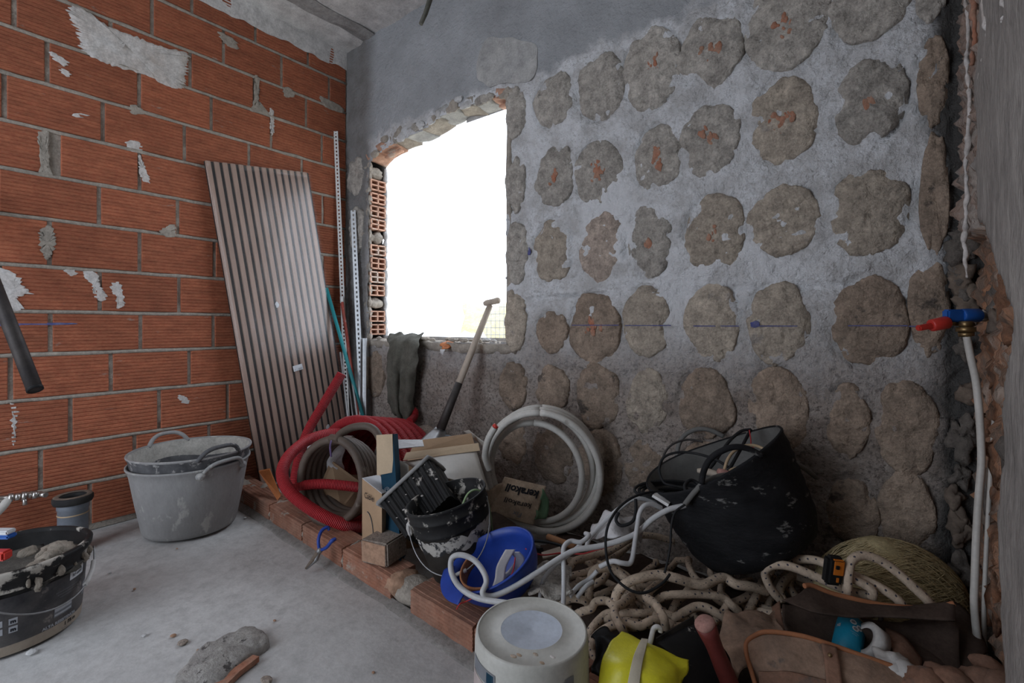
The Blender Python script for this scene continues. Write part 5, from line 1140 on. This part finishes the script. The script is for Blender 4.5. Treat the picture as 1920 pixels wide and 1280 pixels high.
# ------------------------------------------------------------------ hemp bundle, tape measure
hc = T(1668, 1090, 1.46); hc.z = .155
hm = thing('hemp_bundle', (hc.x, hc.y, .0), 'yellowish bundle of plumber hemp fibre behind the brown tool bag', 'fibre')
ax = (T(1790, 1120, 1.50)-T(1545, 1060, 1.50)).normalized(); ay = UP.cross(ax).normalized(); Rh = cols(ax, ay, ax.cross(ay))
blob('fibre_mass', hc, .232, .115, .178, 'hemp', hm, .12, 7, 3, Rh, 4)
mb = MB()
for i in range(700):
    u = rr_.uniform(-1, 1); a = rr_.uniform(.1, 2.6); L = rr_.uniform(.08, .22); P = []
    for k in range(6):
        uu = u+L*k*.9; s = sqrt(max(.02, 1-min(.97, uu*uu)));
        if abs(uu) > .98: break
        aa = a+.12*k*(1 if i % 2 else -1)*.6
        P.append(hc+Rh @ Vector((.234*uu, -.117*s*cos(aa)*1.02, .181*s*sin(aa)*1.02))+Vector((0, 0, .003*sin(k+i))))
    if len(P) > 2: V, Fc, U = tube_vf(P, .0012, 3, False); mb.add(V, Fc, U)
fb = mb.build('fibres', 'hemp_fibre', hm); fb['kind'] = 'stuff'
tm = thing('tape_measure', T(1562, 1075, 1.42), 'orange and black tape measure standing on the rope pile', 'tape measure')
Rt = cols(*[Vector(v) for v in (RT*.97+UP*-.12, FW, UP*.98+RT*.12)])
tmc = T(1562, 1068, 1.31)
box('case', tmc, .048, .03, .078, 'plastic_black', tm, Rt, .008)
box('orange_cover', tmc+Rt @ Vector((.004, -.011, .012)), .034, .012, .045, 'orange_plastic', tm, Rt, .004)
box('button', tmc+Rt @ Vector((-.001, -.018, .015)), .010, .004, .010, 'plastic_black', tm, Rt, .001)
box('orange_cover', tmc+Rt @ Vector((.004, -.012, -.020)), .012, .010, .018, 'orange_plastic', tm, Rt, .003)

# ------------------------------------------------------------------ tool bag with its contents
bag = thing('tool_bag', T(1600, 1260, 1.2), 'open brown canvas tool bag at the bottom right corner', 'bag')
def S(name, rows, mat, n=5, th=.005, wob=.012, wsc=11, seed=0): return sheet(name, [[T(*p) for p in r] for r in rows], mat, bag, n, th, wob, wsc, seed)
S('front_panel', [[(1398, 1204, 1.215), (1440, 1185, 1.20), (1500, 1192, 1.175), (1560, 1210, 1.15), (1640, 1238, 1.12), (1740, 1272, 1.09)],
   [(1398, 1225, 1.19), (1445, 1215, 1.165), (1505, 1222, 1.145), (1570, 1240, 1.12), (1650, 1265, 1.09), (1745, 1300, 1.06)],
   [(1404, 1255, 1.17), (1450, 1250, 1.14), (1512, 1256, 1.12), (1580, 1275, 1.09), (1660, 1300, 1.06), (1750, 1335, 1.03)],
   [(1420, 1320, 1.16), (1465, 1322, 1.13), (1525, 1330, 1.11), (1590, 1345, 1.08), (1670, 1360, 1.05), (1755, 1380, 1.02)]], 'canvas_beige')
S('front_pocket', [[(1418, 1256, 1.15), (1500, 1262, 1.115), (1580, 1280, 1.085), (1650, 1310, 1.05)], [(1425, 1320, 1.14), (1505, 1325, 1.10), (1590, 1335, 1.07), (1660, 1350, 1.04)]], 'canvas_brown')
tube('piping', trace([(1424, 1310, 1.135), (1410, 1262, 1.155), (1400, 1228, 1.18), (1400, 1205, 1.205), (1414, 1192, 1.205), (1440, 1184, 1.195), (1500, 1191, 1.17), (1560, 1209, 1.145), (1640, 1237, 1.115), (1740, 1271, 1.085)]), .0055, 'leather_trim', bag, 8, 8)
S('strap', [[(1538, 1206, 1.145), (1566, 1214, 1.137)], [(1546, 1245, 1.11), (1574, 1250, 1.10)], [(1552, 1300, 1.07), (1582, 1306, 1.06)]], 'canvas_brown', th=.006, wob=.003)
blob('rivet', T(1556, 1228, 1.118), .005, .005, .005, 'brass', bag, 0, 1, 0, sub=2)
S('side_panel', [[(1350, 1185, 1.27), (1370, 1156, 1.30), (1400, 1148, 1.32), (1440, 1150, 1.34), (1462, 1150, 1.36)],
   [(1352, 1200, 1.24), (1382, 1182, 1.26), (1402, 1176, 1.27), (1440, 1182, 1.27), (1466, 1180, 1.28)],
   [(1368, 1232, 1.21), (1385, 1216, 1.22), (1402, 1208, 1.22), (1440, 1200, 1.22), (1470, 1196, 1.23)],
   [(1392, 1275, 1.19), (1400, 1260, 1.19), (1415, 1250, 1.19), (1440, 1240, 1.2), (1475, 1230, 1.21)]], 'canvas_beige', wob=.025, wsc=16)
S('dark_lining', [[(1462, 1130, 1.321), (1500, 1136, 1.321), (1545, 1150, 1.302), (1600, 1160, 1.283), (1680, 1165, 1.265), (1790, 1160, 1.228)],
   [(1466, 1165, 1.265), (1505, 1180, 1.265), (1550, 1190, 1.256), (1605, 1205, 1.237), (1690, 1225, 1.200), (1800, 1235, 1.153)],
   [(1475, 1190, 1.209), (1510, 1215, 1.209), (1560, 1240, 1.190), (1620, 1260, 1.172), (1700, 1290, 1.135), (1810, 1310, 1.097)]], 'canvas_dark')
S('back_flap', [[(1514, 1098, 1.282), (1545, 1108, 1.282), (1600, 1122, 1.273), (1650, 1132, 1.264), (1710, 1138, 1.246), (1790, 1131, 1.210)],
   [(1490, 1118, 1.264), (1530, 1134, 1.246), (1585, 1142, 1.246), (1640, 1146, 1.237), (1700, 1150, 1.219), (1790, 1146, 1.193)],
   [(1466, 1128, 1.255), (1520, 1150, 1.228), (1575, 1155, 1.219), (1630, 1155, 1.219), (1690, 1160, 1.202), (1788, 1165, 1.175)]], 'canvas_dark', wob=.006)
tube('piping', trace([(1508, 1098, 1.277), (1524, 1098, 1.282), (1560, 1112, 1.277), (1600, 1122, 1.268), (1650, 1133, 1.259), (1710, 1139, 1.242), (1750, 1138, 1.228), (1790, 1131, 1.206)]), .0065, 'leather_trim', bag, 8, 8)
S('side_band', [[(1448, 1140, 1.38), (1462, 1128, 1.39)], [(1452, 1165, 1.32), (1466, 1160, 1.33)], [(1462, 1190, 1.26), (1476, 1188, 1.27)]], 'canvas_brown', wob=.004)
tube('loop_strap', trace([(1570, 1152, 1.37), (1600, 1156, 1.36), (1640, 1152, 1.36), (1684, 1150, 1.36)]), .0055, 'leather_trim', bag, 8, 6)
tube('carabiner', trace([(1648, 1138, 1.37), (1652, 1155, 1.35), (1650, 1172, 1.34), (1656, 1186, 1.32)]), .006, 'iron_dark', bag, 8, 6)
S('right_panel', [[(1660, 1170, 1.30), (1710, 1160, 1.31), (1790, 1135, 1.31), (1826, 1180, 1.25), (1843, 1222, 1.20)],
   [(1672, 1205, 1.22), (1730, 1205, 1.22), (1780, 1200, 1.22), (1815, 1225, 1.18), (1838, 1245, 1.15)],
   [(1690, 1240, 1.15), (1740, 1240, 1.16), (1785, 1240, 1.16), (1815, 1260, 1.13), (1838, 1272, 1.11)],
   [(1720, 1290, 1.08), (1760, 1295, 1.09), (1800, 1300, 1.09), (1825, 1310, 1.08), (1840, 1320, 1.07)]], 'canvas_dark', wob=.02)
S('inner_fold', [[(1668, 1180, 1.24), (1700, 1200, 1.20), (1730, 1240, 1.15)], [(1680, 1220, 1.16), (1705, 1240, 1.13), (1725, 1270, 1.10)], [(1700, 1245, 1.12), (1720, 1260, 1.10), (1740, 1290, 1.08)]], 'canvas_brown', wob=.02)
jk = thing('work_jacket', T(1840, 1290, 1.02), 'crumpled brown work jacket in the bottom right corner beside the bag', 'jacket')
for i, (x, y, D, a, b, c) in enumerate([(1790, 1282, 1.03, .055, .035, .03), (1840, 1278, 1.03, .06, .03, .028), (1885, 1288, 1.0, .05, .03, .03), (1760, 1300, 1.03, .06, .05, .04), (1855, 1252, 1.08, .03, .02, .022)]):
    blob('fold', T(x, y, D), a, b, c, 'canvas_brown', jk, .5, 22, i)
cn = thing('spray_can', T(1590, 1230, 1.22), 'bright blue spray can sticking out of the tool bag', 'can')
mC = axis_mat(T(1582, 1250, 1.17), (T(1596, 1172, 1.27)-T(1582, 1250, 1.17)), RT)
LC = (T(1596, 1172, 1.27)-T(1582, 1250, 1.17)).length
lathe('can_body', [(0, 0), (.033, 0), (.033, LC), (.031, LC+.004)], 'can_blue', cn, 32, mC)
lathe('can_shoulder', [(.031, LC+.004), (.029, LC+.012), (.026, LC+.016), (.012, LC+.02), (0, LC+.02)], 'label_cream', cn, 32, mC)
cs = mC.inverted() @ CP; ca2 = atan2(cs.y, cs.x)
rc = lambda z: .033
for (da, z, s) in ((.10, LC-.020, .0075), (.55, LC-.028, .0075), (.30, LC-.038, .0075)):
    f = cylmap(mC, rc, ca2+da, z, .0006)
    V = [f(s*cos(t), s*sin(t)) for t in [2*pi*k/16 for k in range(16)]]; mesh('badge', V, [tuple(range(16))], 'steel_white', cn)
    f2 = cylmap(mC, rc, ca2+da, z, .0011); V = [f2(s*.62*cos(t), s*.62*sin(t)) for t in [2*pi*k/12 for k in range(12)]]; mesh('badge_mark', V, [tuple(range(12))], 'ink_grey', cn)
for (z, b) in ((LC-.052, '-------'), (LC-.058, '----')): text('can_print', b, .009, cylmap(mC, rc, ca2+.3, z, .0012), 'ink_light', cn)
text('can_print', 'XI', .012, cylmap(mC, rc, ca2-.85, LC-.040, .0012), 'ink_light', cn, .0008)
tw_ = thing('tape_roll', T(1640, 1215, 1.2), 'roll of white tape beside the blue can in the bag', 'tape')
mR = tilt_mat(1630, 1206, 1.20, -.75, .40, .5)
lathe('roll', [(.030, -.016), (.048, -.016), (.048, .016), (.030, .016), (.030, -.016)], 'tape_white', tw_, 32, mR)
lathe('core', [(.0295, -.0165), (.0295, .0165)], 'canvas_dark', tw_, 32, mR)
wr = thing('white_gloves', T(1690, 1250, 1.12), 'crumpled white work gloves in the tool bag beside the tape', 'gloves')
for i, (x, y, D, a, b, c) in enumerate([(1672, 1234, 1.12, .038, .03, .022), (1690, 1250, 1.10, .034, .024, .02), (1715, 1262, 1.08, .03, .02, .018)]):
    blob('glove_fold', T(x, y, D)-UP*.008, a, b, c*.8, 'tape_white', wr, .7, 26, i, rotz(i*.8))

# ------------------------------------------------------------------ tray, dusty handle, white hook, black bag
tr = thing('black_tray', T(1270, 1230, 1.2), 'black plastic tray with dusty edge behind the yellow pack', 'tray')
e0, e1_, = T(1231, 1197, 1.24), T(1300, 1155, 1.30)
hexa('edge', [T(1233, 1212, 1.23), T(1303, 1172, 1.29), T(1303, 1172, 1.31), T(1233, 1212, 1.25)], [e0, e1_, T(1301, 1153, 1.33), T(1229, 1195, 1.27)], 'plastic_black_dusty', tr)
sheet('tray_body', [[T(1233, 1208, 1.235), T(1268, 1188, 1.265), T(1310, 1168, 1.29)], [T(1262, 1235, 1.20), T(1305, 1215, 1.22), T(1350, 1205, 1.25)], [T(1290, 1310, 1.14), T(1330, 1300, 1.15), T(1385, 1290, 1.17)]], 'plastic_black', tr, 4, .006)
hexa('tray_wall', [T(1290, 1330, 1.13), T(1390, 1320, 1.16), T(1390, 1300, 1.30), T(1290, 1300, 1.30)], [T(1240, 1215, 1.24), T(1312, 1178, 1.29), T(1340, 1172, 1.40), T(1250, 1190, 1.40)], 'plastic_black', tr)
hd = thing('hammer_handle', T(1350, 1240, 1.1), 'dark red handle with dusty end sticking up beside the bag', 'handle')
hA, hB = T(1322, 1170, 1.12), T(1372, 1290, 1.14)
tube('grip', [hA.lerp(hB, t/8) for t in range(9)], [.0245, .0225, .020, .019, .0195, .0205, .021, .021, .021], 'dusty_red', hd, 16)
blob('dusty_end', hA+(hA-hB).normalized()*.002, .0245, .0245, .012, 'dusty_end', hd, .08, 20, 1, axis_mat(hA, (hA-hB), RT).to_3x3())
hk = tag(tube('white_hook', trace([(1216, 1215, 1.17), (1221, 1196, 1.18), (1225, 1180, 1.19), (1231, 1175, 1.19), (1238, 1178, 1.19), (1238, 1184, 1.19)]), .0062, 'steel_white', None, 10, 6), 'small white plastic hook behind the yellow pack', 'hook')
tag(sheet('black_bag', [[T(1112, 1192, 1.30), T(1130, 1186, 1.30), T(1150, 1188, 1.28), T(1172, 1196, 1.26)], [T(1114, 1214, 1.24), T(1130, 1210, 1.24), T(1150, 1208, 1.23), T(1170, 1214, 1.22)], [T(1114, 1270, 1.16), T(1130, 1265, 1.17), T(1150, 1260, 1.17), T(1170, 1260, 1.17)]], 'plastic_black', None, 5, .004, .02, 26), 'crumpled glossy black bag between white bucket and yellow pack', 'bag')
# yellow pack
yp = thing('yellow_pack', T(1200, 1290, 1.1), 'bright yellow folded plastic pack with beige strap at the bottom edge', 'pack')
rows = [[(1166, 1185, 1.155), (1184, 1194, 1.14), (1202, 1204, 1.125), (1232, 1216, 1.115), (1262, 1228, 1.105), (1292, 1241, 1.10)],
        [(1150, 1205, 1.12), (1172, 1212, 1.10), (1200, 1220, 1.085), (1230, 1232, 1.075), (1262, 1243, 1.07), (1293, 1252, 1.075)],
        [(1134, 1228, 1.085), (1162, 1236, 1.06), (1192, 1246, 1.045), (1226, 1256, 1.035), (1256, 1262, 1.04), (1286, 1266, 1.06)],
        [(1128, 1262, 1.06), (1156, 1268, 1.035), (1188, 1276, 1.02), (1222, 1282, 1.01), (1250, 1282, 1.02), (1276, 1282, 1.04)],
        [(1120, 1320, 1.04), (1150, 1330, 1.01), (1184, 1336, .995), (1218, 1336, .99), (1244, 1330, 1.0), (1266, 1325, 1.02)]]
YR = [[T(*p) for p in r] for r in rows]
sheet('wrapper', YR, 'yellow_plastic', yp, 6, .004, .008, 20)
sheet('wrapper_back', [[p for p in YR[0]], [p+FW*.05-UP*.08 for p in YR[0]], [p+FW*.03-UP*.16 for p in YR[0]]], 'yellow_plastic', yp, 4, .004, .006, 18)
sr = [[(1203, 1198, 1.118), (1209, 1199, 1.117), (1215, 1200, 1.116)], [(1192, 1222, 1.078), (1201, 1222, 1.076), (1209, 1224, 1.075)], [(1184, 1246, 1.040), (1194, 1248, 1.037), (1203, 1250, 1.036)], [(1176, 1290, 1.010), (1188, 1291, 1.005), (1198, 1292, 1.003)], [(1172, 1330, .99), (1184, 1332, .985), (1195, 1333, .983)]]
sheet('strap', [[T(*p) for p in r] for r in sr], 'strap_beige', yp, 5, .003)

# ------------------------------------------------------------------ upturned white bucket in front
wb = Vector((-.640, .905, 0)); mW = Matrix.Translation(wb); HB = .297; rw = lambda z: .1375-.0075*z/HB
wbk = thing('white_bucket', wb, 'white plastic bucket standing upside down in front of the brick kerb', 'bucket')
lathe('wall', [(.142, 0), (.144, .012), (.139, .02)]+[(rw(z), z) for z in (.04, .15, .28)]+[(.1285, .2945), (.1265, .2975), (.1235, .2975)], 'bucket_white', wbk, 72, mW)
lathe('base', [(.1235, .2975), (.1215, .2945), (.074, .2945), (.072, .2955), (.0712, .2955)], 'bucket_white', wbk, 72, mW)
lathe('centre_disc', [(.0712, .2955), (.069, .2948), (.002, .2948), (0.0001, .2942)], 'bucket_disc', wbk, 72, mW)
cw = atan2(-wb.y, -wb.x)
def wpatch(name, a0, a1, z0, z1, mat, slant=0):
    V = []; n = 10
    for i in range(n+1):
        a = a0+(a1-a0)*i/n
        for z in (z0-slant*i/n, z1-slant*i/n): V.append(wb+Vector(((rw(z)+.0012)*cos(a), (rw(z)+.0012)*sin(a), z)))
    return mesh(name, V, [(2*i, 2*i+2, 2*i+3, 2*i+1) for i in range(n)], mat, wbk)
wpatch('printed_band', cw-1.30, cw-.62, .232, .262, 'ink_grey'); wpatch('printed_band', cw-.82, cw-.66, .236, .258, 'card_blue')
wpatch('pink_label', cw-1.35, cw-.10, .06, .228, 'label_pink') if 'label_pink' in MT else None
text('bucket_text', 'OF', .032, cylmap(mW, rw, cw+.40, .243, .0016), 'ink_black', wbk, .001)
wpatch('grey_stamp', cw+.56, cw+.74, .240, .262, 'ink_grey')
for i, (a, r_) in enumerate([(cw+.45, .10), (cw+.2, .112), (cw-.4, .10), (cw-.3, .092), (cw+.1, .085)]):
    blob('dust_spot', wb+Vector((r_*cos(a), r_*sin(a), .2947)), .007, .004, .0012, 'paper_kraft' if i else 'lime_smear', wbk, .5, 60, i, sub=2)

# ------------------------------------------------------------------ water valves and pipes in the chase
wv = thing('water_valves', T(1850, 605, 1.3), 'blue and red water valves with brass fittings on the right wall', 'valve')
DV = 1.29
bl0, bl1 = T(1772, 592, DV), T(1835, 591, DV+.0); dbl = (bl1-bl0)
tube('blue_knob', [bl0+dbl*.45, bl0+dbl*.5, bl1-dbl*.03, bl1], [.0165, .0185, .0185, .0165], 'valve_blue', wv, 20)
box('blue_knob_lever', bl0+dbl*.24, dbl.length*.5, .022, .034, 'valve_blue', wv, cols(dbl.normalized(), dbl.normalized().cross(UP) *-1, UP), .004)
rd0, rd1 = T(1722, 615, DV), T(1776, 604, DV); drd = rd1-rd0; Rr = cols(drd.normalized(), (UP.cross(drd)).normalized(), drd.cross(UP.cross(drd)).normalized())
tube('red_knob', [rd0+drd*.42, rd0+drd*.46, rd1-drd*.03, rd1], [.013, .0165, .0175, .0155], 'valve_red', wv, 20)
box('red_knob_lever', rd0+drd*.22, drd.length*.5, .018, .015, 'valve_red', wv, Rr, .003)
tube('red_stem', [rd1, T(1800, 606, DV+.01), T(1822, 608, DV+.02)], .008, 'brass', wv, 10)
tube('blue_stem', [bl1, T(1842, 591, DV), T(1856, 592, DV+.01)], .0095, 'steel_dull', wv, 12)
for (x0, x1, r_, m) in ((1840, 1850, .0165, 'chrome'), (1853, 1862, .014, 'steel_dull'), (1864, 1880, .0165, 'chrome'), (1880, 1905, .012, 'brass')): tube('fitting', [T(x0, 591, DV+.01), T(x1, 592, DV+.01)], r_, m, wv, 6 if x0 == 1840 else 14)
for (x, y, D) in ((1811, 618, 1.27), (1871, 607, 1.30)):
    tube('brass_nut', [T(x, y-16, D), T(x, y-5, D)], .014, 'brass', wv, 12); tube('brass_nut', [T(x, y-5, D), T(x, y+4, D)], .0205, 'brass', wv, 8); tube('brass_nut', [T(x, y+4, D), T(x+1, y+12, D)], .0165, 'brass', wv, 16)
p1 = tube('supply_pipe', trace([(1812, 628, 1.265), (1820, 670, 1.26), (1829, 710, 1.255), (1835, 760, 1.25), (1839, 820, 1.245), (1840, 870, 1.24), (1836, 920, 1.23), (1831, 1000, 1.22), (1828, 1080, 1.21), (1827, 1140, 1.21), (1836, 1230, 1.22)]), .0082, 'pipe_white', None, 14, 8)
tag(p1, 'thick white supply pipe running down the chase from the red valve', 'pipe')
p2 = tube('supply_pipe', trace([(1871, 617, 1.295), (1869, 680, 1.30), (1866, 740, 1.30), (1862, 820, 1.29), (1858, 880, 1.29), (1853, 960, 1.28), (1848, 1060, 1.27), (1845, 1150, 1.26), (1848, 1240, 1.25)]), .0050, 'pipe_white', None, 12, 8)
tag(p2, 'thin white supply pipe running down the chase behind the thick one', 'pipe')
